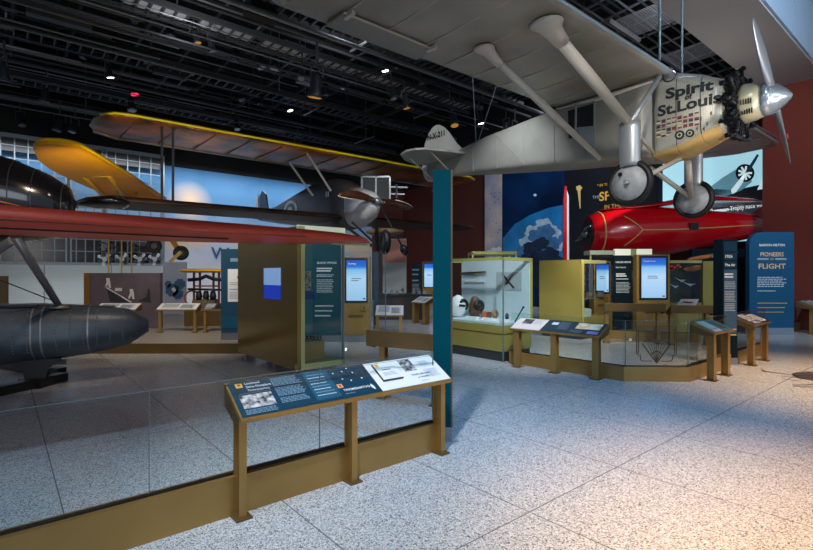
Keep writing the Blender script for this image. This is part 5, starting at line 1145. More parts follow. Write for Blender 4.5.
def lines_b(mb, f, h, H):
    rect(mb, f, 0.22, 0.86, 0.42, 0.78, WHITEP); f2 = lambda x, y: f(x, y)+Vector((0, -0.004, 0)); mb.m(INK); mb.poly([f2(0.5, 0.68), f2(0.64, 0.68), f2(0.58, 0.73)])
    textrows(mb, f2, 0.28, 0.75, 0.60, 0.64, 2, GREYP); textrows(mb, f2, 0.28, 0.8, 0.55, 0.565, 1, INK); textrows(mb, f2, 0.28, 0.8, 0.45, 0.53, 5, GREYP); rect(mb, f, 0.3, 0.95, 0.86, 0.90, MIDINK); rect(mb, f, 0.0, 1.0, 0.13, 0.26, NAVY2)
info_panel('blue panel with a white printed sheet left of the bronze cabinet', -4.0, -3.32, 10.5, 2.16, mat('mid_blue_print', (18, 66, 92), 0.45), lines=lines_b, z0=0.2)
def lines_c(mb, f, h, H):
    letters(mb, 'HARLEM HEROES', 0.062, lambda x, y: Vector((-h*0.85+x, -0.009, H*0.905+y)), WHITEP, sx=0.85, bold=0.002); letters(mb, 'AND THE AIR', 0.055, lambda x, y: Vector((-h*0.85+x, -0.009, H*0.84+y)), WHITEP, sx=0.8)
    textrows(mb, f, 0.1, 0.7, 0.73, 0.78, 2, WHITEP, 0.6); textrows(mb, f, 0.1, 0.8, 0.69, 0.72, 1, GREYP); textrows(mb, f, 0.1, 0.9, 0.53, 0.67, 8, GREYP, 0.5)
info_panel('dark panel with white headings left of the wide touch screen', 5.48, 5.95, 12.85, 2.12, DKTEAL, lines=lines_c)
def lines_d(mb, f, h, H):
    for y in (0.85, 0.75, 0.62): textrows(mb, f, 0.1, 0.8, y, y+0.05, 1, PALEINK, 0.6)
    textrows(mb, f, 0.1, 0.85, 0.4, 0.58, 6, GREYP)
info_panel('far dark text panel beside the far small touch screen', 0.22, 0.66, 22.0, 2.1, NAVY, lines=lines_d)
pn = info_panel('pale grey panel on the far wall behind the biplane wheel', -1.05, 0.0, 21.5, 3.2, WHITE_PAINT, th_=0.1)
mb = MB().m(mat('salmon_print', (196, 128, 112), 0.5)); mb.box(-0.5, 0.5, -0.01, 0, 2.15, 3.15); mb.build('salmon_picture', parent=pn, world=False)

# ------------------------------------------------------------------ glass cases
def prism_st(mb, s0, s1, t0, t1, z0, z1): return mb.box(s0, s1, t0, t1, z0, z1, fn=W)
# A: tall bronze-sided cabinet at left
ca = thing('display_cabinet', W(3.86, 7.9), 'tall glass cabinet with one wide dark bronze side, behind the near railing', 'display case', AU)
prism_st(MB(), 3.44, 3.52, 6.7, 9.1, 0.15, 2.34).build('bronze_side', CABINET, ca)
mb = MB(); prism_st(mb, 3.44, 4.29, 6.7, 6.78, 0.15, 0.24); prism_st(mb, 3.44, 4.29, 9.02, 9.1, 0.15, 0.24); prism_st(mb, 4.22, 4.29, 6.7, 9.1, 0.15, 0.24); mb.build('base_frame', EDGE, ca)
mb = MB(); prism_st(mb, 3.44, 4.29, 6.7, 6.74, 2.24, 2.36); prism_st(mb, 3.44, 4.29, 9.06, 9.1, 2.24, 2.36); prism_st(mb, 4.25, 4.29, 6.7, 9.1, 2.24, 2.36); mb.build('top_frame', mat('lit_green_frame', (200, 210, 184), 0.4, emit=0.35), ca)
prism_st(MB(), 3.50, 3.56, 6.69, 6.75, 0.15, 2.34).build('corner_trim', EDGE, ca)
prism_st(MB(), 3.52, 4.25, 6.78, 9.06, 0.2, 0.24).build('floor_panel', OLIVE, ca)
prism_st(MB(), 3.56, 4.28, 6.71, 6.72, 0.24, 2.26).build('front_glass', GLASS, ca); prism_st(MB(), 4.27, 4.28, 6.72, 9.08, 0.24, 2.26).build('side_glass', GLASS, ca)
prism_st(MB(), 4.24, 4.28, 6.705, 6.73, 0.2, 2.3).build('glass_edge', GEDGE, ca)
for s_, t_ in ((3.55, 6.85), (3.55, 8.0), (3.5, 8.85), (4.15, 6.85), (4.15, 8.9)): prism_st(MB(), s_, s_+0.07, t_, t_+0.07, 0, 0.2).build('leg', STEEL, ca)
# screen picture on the bronze side
mb = MB(); o_ = W(3.43, t_of(264, 3.43), 0); f = vplane(W(3.432, 0, 0), W(0, -1))
def side(px, py): D = on_s(px, 3.43); return at(px, py, D)
ta, tb_ = t_of(264, 3.43), t_of(280, 3.43); Dm = on_s(272, 3.43); z1 = EYE+(275-268)/FPX*Dm; zm = EYE+(275-285)/FPX*Dm; z0 = EYE+(275-299)/FPX*Dm
mb.m(mat('pale_blue_screen', (140, 176, 226), 0.3, emit=0.5)); prism_st(mb, 3.425, 3.44, tb_, ta, zm, z1); mb.m(mat('deep_blue_screen', (24, 60, 190), 0.3, emit=0.5, scale=12)); prism_st(mb, 3.425, 3.44, tb_, ta, z0, zm); mb.build('side_screen', parent=ca)
bx = thing('bronze_plinth', W(3.9, 7.25, 0.24), 'square bronze plinth on the floor of the tall cabinet', 'plinth', AU)
prism_st(MB(), 3.72, 4.08, 7.0, 7.36, 0.24, 0.52).build('block', BRONZE, bx); prism_st(MB(), 3.71, 4.09, 6.99, 7.37, 0.52, 0.53).build('top_plate', OLIVE, bx)
ch = MB(); 
for i in range(14): ch.ring(W(3.66+i*0.032, 7.1+0.01*(i % 2), 0.60-i*0.004+0.02*(i % 2)), Vector((0.3+0.4*(i % 2), 0.9-0.6*(i % 2), 0.2)), 0.026, 0.009, 12, 6)
ch.tube([W(3.56, 7.1, 0.8), W(3.66, 7.1, 0.63)], 0.008, 5)
tag(ch.build('chain', mat('chain_black', (26, 26, 28), 0.4, 0.5)), 'black chain lying on the bronze plinth in the cabinet', 'chain')
wc = MB(); wc.lathe(W(3.62, 7.05, 0.24), (0, 0, 1), [(0, 0.07), (0.05, 0.045), (0.42, 0.04), (0.46, 0.06), (0.5, 0.03)], 16)
tag(wc.build('pale_pedestal', mat('grey_pedestal', (166, 172, 176), 0.4)), 'small pale turned pedestal inside the cabinet corner', 'pedestal')
rp_ = MB(); rp_.tube([W(3.56, 6.86, 0.9), W(3.60, 6.85, 1.5), W(3.62, 6.86, 2.0), W(3.72, 6.9, 2.15)], [0.02, 0.03, 0.025, 0.012], 8)
tag(rp_.build('hanging_strap', mat('strap_brown', (150, 120, 70), 0.5)), 'long brown strap hanging in the front corner of the cabinet', 'strap')
pc = MB().m(PHOTO); pc.box(3.5, 3.505, 6.8, 7.0, 1.4, 1.9, fn=W)
f = lambda px, py: at(px, py, 9.3)
pb = thing('picture_card', at(308, 300, 9.2), 'black and white picture card above a blue strip inside the cabinet', 'card')
a = at(304, 271, 9.0); b = at(311, 291, 9.0); MB().box(a.x, b.x, 9.0, 9.02, b.z, a.z).build('photograph', PHOTO, pb); a = at(304, 292, 9.0); b = at(316, 299, 9.0); MB().box(a.x, b.x, 9.0, 9.02, b.z, a.z).build('blue_strip', mat('strip_blue', (20, 70, 170), 0.4), pb)
# B: white-backed case in the centre
cb = thing('museum_case', W(7.5, 6.6), 'wide glass case with white back and olive base near the picture middle', 'display case', AU)
WB = mat('case_white', (190, 206, 214), 0.5)
prism_st(MB(), 7.90, 7.95, 5.74, 7.56, 0.6, 1.90).build('back_panel', WB, cb)
prism_st(MB(), 7.14, 7.9, 5.78, 7.56, 0.62, 0.70).build('white_deck', WB, cb)
prism_st(MB(), 7.10, 7.95, 5.74, 7.60, 0.18, 0.66).build('base', OLIVE, cb)
mb = MB(); prism_st(mb, 7.09, 7.1, 5.73, 7.6, 0.50, 0.515); prism_st(mb, 7.09, 7.95, 5.73, 5.74, 0.50, 0.515); mb.build('base_seam', BRONZE_D, cb)
prism_st(MB(), 7.12, 7.93, 5.76, 7.58, 0, 0.18).build('plinth', mat('plinth_dark', (44, 48, 54), 0.4), cb)
prism_st(MB(), 7.10, 7.112, 5.74, 7.56, 0.66, 1.88).build('front_glass', GLASS, cb); prism_st(MB(), 7.11, 7.95, 5.74, 5.752, 0.66, 1.88).build('side_glass', GLASS, cb)
mb = MB(); prism_st(mb, 7.08, 7.14, 5.72, 7.6, 1.87, 1.93); prism_st(mb, 7.08, 7.97, 5.72, 5.78, 1.87, 1.93); prism_st(mb, 7.91, 7.97, 5.72, 5.78, 0.66, 1.9); prism_st(mb, 7.08, 7.97, 7.54, 7.6, 1.87, 1.93); mb.build('frame', mat('frame_olive', (172, 176, 96), 0.4, 0.2), cb)
prism_st(MB(), 7.095, 7.115, 5.735, 5.755, 0.0, 1.88).build('glass_edge', GEDGE, cb)
def inb(px, py, s): D = on_s(px, s); return at(px, py, D)
for px, rx, lab in ((458, 0.18, 'black and white round flying helmet at the left end of the white case'), (475, 0.13, 'brown and white round helmet next to the black one in the case')):
    c = inb(px, 302, 7.55); c.z = 0.70+0.26; t_ = thing('flying_helmet', c-Vector((0, 0, 0.26)), lab, 'helmet')
    mb = MB(); mb.smooth = True; mb.lathe(c-Vector((0, 0, 0.26)), (0, 0, 1), [(0, rx*0.5), (0.04, rx*0.7), (0.16, rx), (0.30, rx*0.95), (0.42, rx*0.6), (0.47, 0.03)], 18); mb.build('shell', WHITEP if rx > 0.15 else mat('leather_brown', (92, 66, 46), 0.5), t_)
    mb = MB(); ax = Vector((0.8, -0.6, 0)); mb.ring(c+ax*rx*0.7, Vector((0.5, -0.85, 0)), 0.09, 0.05, 18, 8); mb.bar(c+ax*rx*0.9-Vector((0.12, 0.08, 0)), c+ax*rx*0.9-Vector((0.0, 0, 0.02)), 0.05); mb.build('ear_cup', BLACK, t_)
def deck_obj(name, label, cat, px, mbf):
    c = inb(px, 310, 7.6); c.z = 0.70; t_ = thing(name, c, label, cat); mbf(c, t_); return t_
deck_obj('orange_box', 'small orange and brown box on the white case deck', 'box', 486, lambda c, t_: (MB().box(c.x-0.09, c.x, c.y-0.05, c.y+0.05, 0.70, 0.86).build('orange_side', mat('orange_box', (176, 92, 36), 0.5), t_), MB().box(c.x, c.x+0.10, c.y-0.05, c.y+0.05, 0.70, 0.85).build('brown_side', mat('brown_box', (104, 62, 36), 0.5), t_)))
deck_obj('brass_instrument', 'small round brass instrument on the white case deck', 'instrument', 495, lambda c, t_: (MB().lathe(c, (0, 0, 1), [(0, 0.07), (0.03, 0.05), (0.05, 0.03)], 14).build('foot', BRONZE_D, t_), MB().ring(c+Vector((0, 0, 0.12)), (0.4, -0.9, 0), 0.06, 0.025, 18, 8).build('dial', BRONZE, t_)))
deck_obj('dark_canister', 'small dark canister on the white case deck', 'canister', 507, lambda c, t_: (MB().lathe(c, (0, 0, 1), [(0, 0.035), (0.13, 0.035), (0.135, 0.03)], 14).build('body', mat('canister_blue', (26, 44, 60), 0.4), t_), MB().lathe(c+Vector((0, 0, 0.135)), (0, 0, 1), [(0, 0.02), (0.02, 0.02)], 12).build('cap', BLACK, t_)))
deck_obj('black_baton', 'slanting black stick propped near the right end of the case', 'stick', 518, lambda c, t_: (MB().tube([c-Vector((0.06, 0, 0)), c+Vector((0.09, 0, 0.26))], 0.014, 8).build('shaft', BLACK, t_), MB().tube([c+Vector((0.09, 0, 0.26)), c+Vector((0.11, 0, 0.30))], 0.022, 8).build('grip', INK, t_)))
for px, lab in ((470, 'flat slanting caption card at the left on the case deck'), (486, 'flat slanting caption card in the middle of the case deck'), (500, 'flat slanting caption card at the right on the case deck')):
    c = inb(px, 318, 7.28); mb = MB().m(WHITEP); mb.box(0, 0.10, -0.16, 0.16, 0, 0.02, fn=lambda x, y, z: Vector((c.x, c.y, 0.70))+lt*x+Vector((-0.64, 0.768, 0))*y+Vector((0, 0, z+x*0.4*(1 if z > 0.01 else 0)))); mb.m(GREYP)
    for k in range(3): 
        q0 = Vector((c.x, c.y, 0.722))+lt*(0.02+k*0.025); mb.poly([q0+Vector((-0.64, 0.768, 0))*y+Vector((0, 0, x*0.4+(0.02+k*0.025)*0.4))+lt*x for x, y in ((0, -0.12), (0.01, -0.12), (0.01, 0.1), (0, 0.1))])
    tag(mb.build('caption_card'), lab, 'card')
# model plane and photograph on the back panel
mp = thing('model_plane', inb(474, 274, 7.85), 'small wooden model plane fixed to the white case back', 'model plane', AU)
c = inb(474, 274, 7.83); vdir = Vector((-0.64, 0.768, 0))
MB().tube([c+vdir*0.42, c, c-vdir*0.36+Vector((0, 0, 0.02))], [0.02, 0.035, 0.01], 8).build('body', mat('model_wood', (120, 96, 70), 0.5), mp); MB().bar(c+vdir*0.3+Vector((0, 0, 0.03)), c-vdir*0.3+Vector((0, 0, 0.05)), 0.1, 0.015).build('wing', BLACK, mp); MB().bar(c+vdir*0.25-Vector((0, 0, 0.15)), c-vdir*0.3-Vector((0, 0, 0.14)), 0.02, 0.05).build('caption_strip', WHITEP, mp)
ph = thing('propeller_chart', inb(508, 281, 7.88), 'grey chart with a crossed propeller picture on the white case back', 'chart', AU)
ta, tb_ = t_of(496, 7.88), t_of(521, 7.88); prism_st(MB(), 7.885, 7.9, tb_, ta, 1.29, 1.66).build('sheet', mat('chart_grey', (160, 168, 176), 0.5), ph)
cc = (ta+tb_)/2; mb = MB().m(INK)
def cp(t_, z): return W(7.88, cc-t_, 1.475+z)
mb.poly([cp(-0.16, 0.14), cp(-0.12, 0.15), cp(0.02, 0.0), cp(0.16, -0.12), cp(0.13, -0.15), cp(-0.02, -0.02)]); mb.poly([cp(0.14, 0.14), cp(0.11, 0.14), cp(-0.08, -0.06), cp(-0.04, -0.08)]); mb.m(mat('chart_red', (150, 60, 70), 0.5)); mb.poly([cp(-0.06, -0.02), cp(0.02, 0.03), cp(0.03, -0.04), cp(-0.04, -0.07)]); mb.build('picture', parent=ph)
mb = MB(); letters(mb, 'IN BRAKE', 0.05, lambda x, y: W(7.895, t_of(517, 7.9)-x, 1.73+y), WHITEP); mb.build('heading', parent=cb)
# second taller case just behind
c2 = thing('museum_case', (1.75, 13.2, 0), 'taller glass case standing behind the white-backed case', 'display case')
a = at(472, 251, 13.2); b = at(517, 251, 13.2)
MB().box(a.x, b.x, 13.2, 14.1, 2.16, 2.24).build('top_frame', mat('frame_olive', (172, 176, 96), 0.4, 0.2), c2); MB().box(a.x, b.x, 13.2, 14.1, 0, 0.7).build('base', OLIVE, c2)
for x, y in ((a.x, 13.2), (b.x-0.04, 13.2), (a.x, 14.06), (b.x-0.04, 14.06)): MB().box(x, x+0.04, y, y+0.04, 0.7, 2.2).build('corner_post', EDGE, c2)
MB().box(a.x+0.04, b.x-0.04, 13.21, 13.22, 0.7, 2.16).build('front_glass', GLASS, c2)
# C: case with the olive side
cc_ = thing('museum_case', W(11.6, 7.0), 'glass case with a plain olive gold side left of the dark text panel', 'display case', AU)
prism_st(MB(), 10.95, 11.03, 6.45, 7.65, 0.18, 1.98).build('olive_side', OLIVE, cc_)
prism_st(MB(), 11.0, 12.15, 6.5, 7.6, 0, 0.2).build('plinth', mat('plinth_dark', (44, 48, 54), 0.4), cc_); prism_st(MB(), 11.03, 12.2, 6.45, 7.65, 0.2, 0.55).build('base', OLIVE, cc_)
prism_st(MB(), 11.03, 12.2, 6.45, 6.47, 0.55, 1.9).build('front_glass', GLASS, cc_)
mb = MB(); prism_st(mb, 10.95, 12.2, 6.45, 6.5, 1.9, 1.98); prism_st(mb, 12.14, 12.2, 6.45, 7.65, 1.9, 1.98); prism_st(mb, 11.03, 11.07, 6.43, 6.47, 0.2, 1.98); mb.build('frame', EDGE, cc_)
prism_st(MB(), 11.1, 12.1, 7.55, 7.6, 0.55, 1.9).build('back_picture', PHOTO2, cc_)
prism_st(MB(), 11.06, 12.1, 6.6, 7.5, 0.98, 1.0).build('shelf', GEDGE, cc_)
for px, lab, m_ in ((588, 'small brown leather case on the shelf behind the olive side', mat('leather_brown', (92, 66, 46), 0.5)), (600, 'small grey tin on the shelf behind the olive side', STEEL)):
    sx = s_of(px, 6.9); q = W(sx, 6.9, 1.0); t_ = thing('display_tin', q, lab, 'box'); MB().box(q.x-0.08, q.x+0.08, q.y-0.06, q.y+0.06, 1.0, 1.14).build('body', m_, t_); MB().box(q.x-0.085, q.x+0.085, q.y-0.065, q.y+0.065, 1.14, 1.17).build('lid', BLACK, t_)
sx = s_of(592, 6.7)
bd = thing('slanted_booklet', W(11.3, 6.75, 0.55), 'white slanted label block at the foot of the olive case', 'label', AU)
MB().prism([W(11.08, 6.55, 0.55), W(11.62, 6.55, 0.55), W(11.62, 6.95, 0.55), W(11.08, 6.95, 0.55)], (0, 0, 0.18)).build('block', WB, bd)
MB().box(11.1, 11.6, 6.56, 6.9, 0.735, 0.74, fn=W).build('label_face', WHITEP, bd)
# tall lit-top case behind
c3 = thing('museum_case', (6.2, 14.2, 0), 'tall glass case with a lit white header below the red racer', 'display case')
HD = mat('lit_header', (226, 230, 210), 0.5, emit=0.55)
a = at(615, 249, 14.0); b = at(652, 256, 14.0); z0 = at(590, 254, 14.0)
MB().box(a.x, b.x, 14.0, 14.1, b.z, a.z).build('lit_header', HD, c3)
MB().box((a.x+b.x)/2-0.08, (a.x+b.x)/2+0.08, 13.99, 14.0, b.z, a.z).build('header_joint', EDGE, c3)
MB().box(z0.x, b.x, 14.0, 14.9, 0, 0.6).build('base', OLIVE, c3); MB().box(z0.x, b.x, 14.05, 14.06, 0.6, b.z).build('front_glass', GLASS, c3)
MB().box(z0.x, a.x, 14.0, 14.5, a.z-0.16, a.z-0.04).build('top_frame', mat('pale_green_frame', (188, 200, 178), 0.4), c3)
MB().box(z0.x, b.x, 14.8, 14.85, 0.6, 1.9).build('back_picture', PHOTO2, c3)
for x in (z0.x, a.x, b.x-0.04): MB().box(x, x+0.04, 14.0, 14.04, 0.6, b.z+0.02).build('corner_post', EDGE, c3)
# dark diorama case at right
c4 = thing('museum_case', (7.9, 13.9, 0), 'dark diorama case with pictured white planes between screen and pylon', 'display case')
a = at(669, 263, 13.0); b = at(702, 303, 13.0)
MB().box(a.x, b.x, 13.0, 13.6, 0, b.z).build('base', OLIVE, c4); MB().box(a.x, b.x, 13.5, 13.55, b.z, a.z).build('back_picture', mat('diorama_green', (10, 20, 22), 0.4, scale=3, rgb2=(20, 62, 52)), c4); MB().box(a.x, b.x, 13.0, 13.6, a.z, a.z+0.07).build('top_frame', EDGE, c4); MB().box(a.x, b.x, 13.0, 13.01, b.z, a.z).build('front_glass', GLASS, c4)
MB().box(b.x, b.x+0.42, 12.95, 13.05, 0, a.z+0.05).build('olive_side', OLIVE, c4)
mb = MB().m(PALEINK)
for px, py, r_ in ((680, 279, 0.16), (688, 283, 0.22), (674, 285, 0.14)):
    c = at(px, py, 13.4); mb.poly([c+Vector((-r_, 0, r_*0.35)), c+Vector((0.0, 0, -0.02)), c+Vector((r_, 0, -0.02)), c+Vector((r_*0.3, 0, -0.09))])
mb.build('white_plane_picture', parent=c4)
mr = thing('model_plane', at(674, 267, 12.9), 'small red model plane with gold tip hanging over the diorama case', 'model plane')
c = at(674, 267, 12.9); MB().tube([c-Vector((0.22, 0, -0.03)), c, c+Vector((0.14, 0, 0.0))], [0.03, 0.055, 0.02], 10).build('body', RED, mr); MB().tube([c+Vector((0.14, 0, 0)), c+Vector((0.19, 0, 0))], [0.04, 0.015], 8).build('nose', GLD, mr); MB().bar(c-Vector((0.15, 0, 0.1)), c+Vector((0.1, 0, 0.06)), 0.2, 0.015).build('wing', RED, mr)

# ------------------------------------------------------------------ back left display things
pw = thing('photo_wall', (-7.3, 12.8, 0.2), 'dark mauve photo panel of wing walkers below the windows', 'photo panel')
a = at(90, 273, 12.8); b = at(160, 273, 12.8)
MB().box(a.x, b.x, 12.8, 12.95, 0.2, a.z).build('print', mat('mauve_print', (88, 78, 88), 0.6, 0, 0.2, 2), pw); MB().box(a.x-0.15, a.x, 12.78, 12.97, 0.2, a.z).build('bronze_frame', mat('amber_bronze', (132, 92, 30), 0.4, 0.3), pw)
mb = MB(); f = lambda px, py: at(px, py, 12.79)
mb.m(mat('figure_white', (200, 196, 196), 0.6)); 
for cx_, cy_ in ((108, 281), (131.5, 292)):
    mb.poly([f(cx_-2, cy_-3), f(cx_+1.5, cy_-3), f(cx_+2.5, cy_+2), f(cx_+3, cy_+7), f(cx_+1, cy_+7), f(cx_, cy_+3), f(cx_-2, cy_+7), f(cx_-3.5, cy_+6), f(cx_-1.5, cy_+1)])
mb.poly([f(105, 286), f(132, 302), f(131, 303), f(104, 287)]); mb.poly([f(115, 288), f(122, 288), f(122, 291), f(115, 291)])
mb.m(INK); mb.poly([f(107, 289), f(120, 296), f(128, 302), f(110, 302)]); mb.poly([f(138, 301), f(146, 297), f(148, 289), f(150, 289), f(150, 299), f(152, 303)]); mb.build('picture', parent=pw)
bc = thing('bronze_column', at(2, 300, 9.4), 'short bronze-coloured board at the left picture edge below the windows', 'board')
a = at(-12, 276, 15); b = at(6, 301, 15); MB().box(a.x, b.x, 15, 15.1, 0.2, a.z).build('board', mat('tan_board', (140, 112, 70), 0.5), bc); MB().box(a.x-0.02, b.x+0.02, 14.98, 15.12, 0.2, 0.3).build('plinth', BRONZE_D, bc)
bc.location = (a.x, 15, 0.2)
for ch_ in bc.children: ch_.location = (0, 0, 0)
# the children were made relative to the first location, so shift their meshes
delta = at(2, 300, 9.4)-Vector((a.x, 15, 0.2))
for ch_ in bc.children:
    for v in ch_.data.vertices: v.co += delta
ye = thing('engine_display', (-5.1, 13.6, 0.2), 'old engine in a red-brown frame under a yellow wing section', 'engine')
a = at(187, 268, 13.6); b = at(222, 272, 13.6)
mb = MB(); mb.smooth = True; mb.rings([[(x, 13.6+0.5*math.cos(2*PI*j/14)*0.9, 1.72+0.06*math.sin(2*PI*j/14)) for j in range(14)] for x in (a.x, b.x+0.6)]); mb.build('yellow_wing', mat('lit_yellow', (244, 180, 30), 0.4), ye)
mb = MB()
for px in (194, 200, 213.5, 219): mb.bar(at(px, 272, 13.6), Vector((at(px, 272, 13.6).x, 13.6, 0.2)), 0.05)
mb.bar(at(194, 300, 13.6), at(219, 300, 13.6), 0.06); mb.bar(at(194, 286, 13.6), at(219, 286, 13.6), 0.04); mb.build('red_frame', mat('red_brown', (120, 52, 30), 0.4), ye)
mb = MB(); mb.ring(at(192, 298, 13.5), (0, 1, 0), 0.2, 0.025, 24, 8); mb.build('orange_hoop', mat('hoop_orange', (168, 72, 26), 0.4), ye)
mb = MB(); mb.tube([at(188, 280, 13.4), at(200, 279, 13.4), at(206, 276, 13.4), at(213, 279, 13.4), at(224, 280, 13.4)], 0.05, 8); mb.tube([at(188, 289, 13.4), at(222, 290, 13.4)], 0.03, 8)
for px in (199, 206, 213): mb.lathe(at(px, 300, 13.45), (0, 0, 1), [(0, 0.07), (0.1, 0.09), (0.25, 0.06)], 12)
mb.build('engine_tubes', mat('engine_dark', (36, 36, 42), 0.4, 0.4), ye)
mb = MB(); c = at(206, 300, 13.5); mb.box(c.x-0.3, c.x+0.3, 13.3, 13.7, c.z-0.22, c.z); mb.lathe(c+Vector((0, -0.25, -0.1)), (0, 1, 0), [(0, 0.1), (0.1, 0.14), (0.2, 0.14)], 14); mb.build('engine_block', mat('block_olive', (112, 104, 76), 0.5, 0.3), ye)
mb = MB(); c = at(206, 303, 13.6); mb.box(c.x-0.5, c.x+0.6, 13.35, 13.85, 0.2, c.z-0.18); mb.build('stand', BRONZE_D, ye)
# illustrated engine on the cloud wall
ie = thing('engine_picture', at(174, 290, 17.5), 'blue engine picture panel between photo wall and red frame', 'picture')
a = at(163, 262, 17.5); b = at(186, 308, 17.5)
MB().box(a.x, b.x, 17.5, 17.56, 0.2, a.z).build('board', mat('pale_lilac_print', (172, 180, 200), 0.6, 0, 0.08, 1.5), ie)
mb = MB(); f = lambda px, py: at(px, py, 17.48); mb.m(mat('ink_blue', (70, 104, 140), 0.6, 0, 0.3, 6))
for x, y, r_ in ((172, 290, 6), (180, 284, 5), (178, 294, 5), (168, 284, 3)): mb.poly([f(x+r_*(1+0.2*(k % 2))*math.cos(k*PI/8), y+r_*(1+0.2*(k % 2))*math.sin(k*PI/8)) for k in range(16)])
mb.m(WHITEP); f = lambda px, py: at(px, py, 17.46); mb.poly([f(171, 289), f(174, 287), f(176, 290), f(174, 293)]); mb.build('picture', parent=ie)
# row of radial engines seen in the lower windows
eng_proto = None
for k, px in enumerate((105, 122, 140, 155)):
    lab = ('leftmost of four round engines shown in the lower windows', 'second from left of four round engines in the lower windows', 'third from left of four round engines in the lower windows', 'rightmost of four round engines shown in the lower windows')[k]
    c = at(px, 259, on_t(px, 24.7)); 
    if eng_proto is None:
        t_ = thing('radial_engine', c, lab, 'engine', group='radial engines behind the lower windows'); eng_proto = t_
        mb = MB(); mb.lathe(c, (0.3, -0.95, 0), [(-0.05, 0.12), (0.08, 0.1)], 14); mb.build('crankcase', mat('engine_light', (190, 196, 202), 0.4, 0.2), t_)
        for j in range(7):
            a_ = 2*PI*j/7; d = Vector((0.95*math.cos(a_), 0.3*math.cos(a_), math.sin(a_))); MB().tube([c+d*0.1, c+d*0.26, c+d*0.30], [0.06, 0.075, 0.05], 8).build('cylinder', MATS['engine_light'] if j % 2 else EG, t_)
    else:
        t_ = copy_tree(eng_proto); t_.location = c; t_['label'] = lab
for k, (px, py, lab) in enumerate(((103, 247, 'dark spoked wheel ring high in the lower windows at left'), (112, 250, 'second dark ring between the lower window engines'), (134, 248, 'dark ring above the right pair of window engines'))):
    c = at(px, py, on_t(px, 24.6)); t_ = thing('engine_ring', c, lab, 'ring'); MB().ring(c, (0.3, -0.95, 0), 0.2, 0.035, 20, 6).build('rim', BLACK, t_)
    mb = MB(); mb.bar(c-Vector((0.19, 0.05, 0)), c+Vector((0.19, 0.05, 0)), 0.02); mb.bar(c-Vector((0, 0, 0.19)), c+Vector((0, 0, 0.19)), 0.02); mb.build('spoke', STEEL, t_)
for px, lab in ((108, 'leftmost of three thin golden posts before the lower windows'), (121, 'middle of three thin golden posts before the lower windows'), (131, 'rightmost of three thin golden posts before the lower windows')):
    s_ = s_of(px, 24.3); tag(MB().box(s_, s_+0.05, 24.3, 24.35, 0, 4.2, fn=W).build('gold_post', mat('post_gold', (176, 146, 60), 0.4)), lab, 'post')

# ------------------------------------------------------------------ far hall displays between cabinet and pylon
tb = thing('display_table', (0.1, 17.6, 0), 'dark table crowded with small grey models in the far hall', 'table')
MB().box(-1.1, 0.9, 17.3, 18.1, 0.86, 0.92).build('table_top', mat('table_dark', (40, 44, 50), 0.4), tb); MB().box(-1.0, 0.8, 17.4, 18.0, 0, 0.86).build('cabinet_base', mat('table_base', (58, 52, 48), 0.5), tb)
rr = random.Random(11)
for k in range(9):
    x = -1.0+k*0.2; y = 17.45+rr.random()*0.4; h = 0.08+rr.random()*0.16
    lab = ['%s from the left of the small grey models on the dark table' % w_ for w_ in ('first', 'second', 'third', 'fourth', 'fifth', 'sixth', 'seventh', 'eighth', 'ninth')][k]
    mb = MB(); mb.box(x, x+0.12, y, y+0.12, 0.92, 0.92+h*0.5); mb.lathe((x+0.06, y+0.06, 0.92+h*0.5), (0, 0, 1), [(0, 0.05), (h*0.4, 0.035), (h*0.5, 0.01)], 8)
    tag(mb.build('scale_model', rr.choice((STEEL, GREYP, WHITEP, INK))), lab, 'model', 'small models on the dark table')
cl = MB(); cl.smooth = True
lp = thing('patterned_column', at(375, 300, 14.5), 'slim dark blue column with white flecks beside the left screen', 'column')
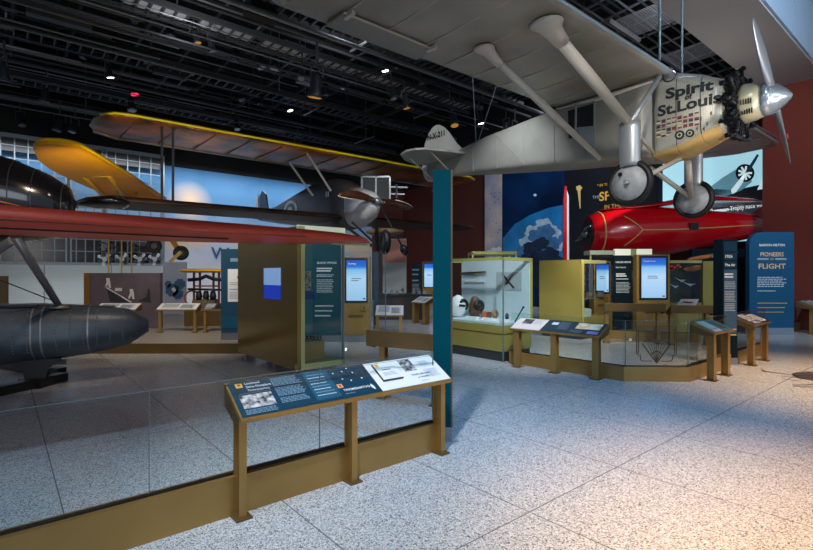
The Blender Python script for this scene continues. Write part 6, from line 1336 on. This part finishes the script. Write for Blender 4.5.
a = at(373.5, 252, 14.5); b = at(378.5, 300, 14.5); MB().box(a.x, b.x, 14.5, 14.65, 0, a.z).build('shaft', mat('flecked_blue', (26, 60, 86), 0.5, 0, 0.6, 14), lp); MB().box(a.x-0.02, b.x+0.02, 14.48, 14.67, 0, 0.1).build('foot', STEEL, lp)
tg = thing('tall_glass_screen', (-0.31, 7.2, 0), 'tall frameless glass pane standing right of the bronze cabinet', 'glass pane')
MB().box(-0.9+0.0, 0.0-0.31, 7.2, 7.212, 0.02, 1.95).build('pane', GLASS, tg); MB().box(-0.315, -0.303, 7.198, 7.214, 0.0, 1.95).build('glass_edge', GEDGE, tg); MB().box(-0.9, -0.3, 7.18, 7.23, 0, 0.03).build('floor_channel', STEEL, tg)

# ------------------------------------------------------------------ floor medallion
fm = thing('floor_medallion', fl(822, 378, 0.0), 'dark round inlay with thin drawn lines in the right floor', 'floor inlay')
c = fl(828, 378); MED = mat('inlay_dark', (66, 62, 68), 0.4); mb = MB().m(MED)
mb.lathe((c.x, c.y, 0.0), (0, 0, 1), [(0, 0.43), (0.004, 0.43)], 40); mb.build('disc', parent=fm)
mb = MB().m(BLACK)
mb.ring((c.x, c.y, 0.002), (0, 0, 1), 0.43, 0.012, 44, 6, flat=0.4)
for dz in (-0.15, 0.0, 0.15): mb.bar((c.x-0.4, c.y+dz, 0.004), (c.x+0.4, c.y+dz, 0.004), 0.008, 0.004)
mb.build('disc_rim', parent=fm)
mb = MB().m(MED)
for pts in ([(762, 369.5), (765, 371.5), (780, 373.5), (799, 376)], [(763, 372), (770, 372), (779, 373)], [(781, 376), (799, 378), (801, 379.5)], [(782, 379), (800, 381)], [(792, 386), (803, 387), (813, 387)], [(793, 385), (806, 385), (814, 384)], [(800, 371), (808, 371.5), (813, 372)]):
    for p, q in zip(pts, pts[1:]): mb.bar(fl(*p)+Vector((0, 0, 0.002)), fl(*q)+Vector((0, 0, 0.002)), 0.035, 0.004)
mb.build('drawn_lines', parent=fm)
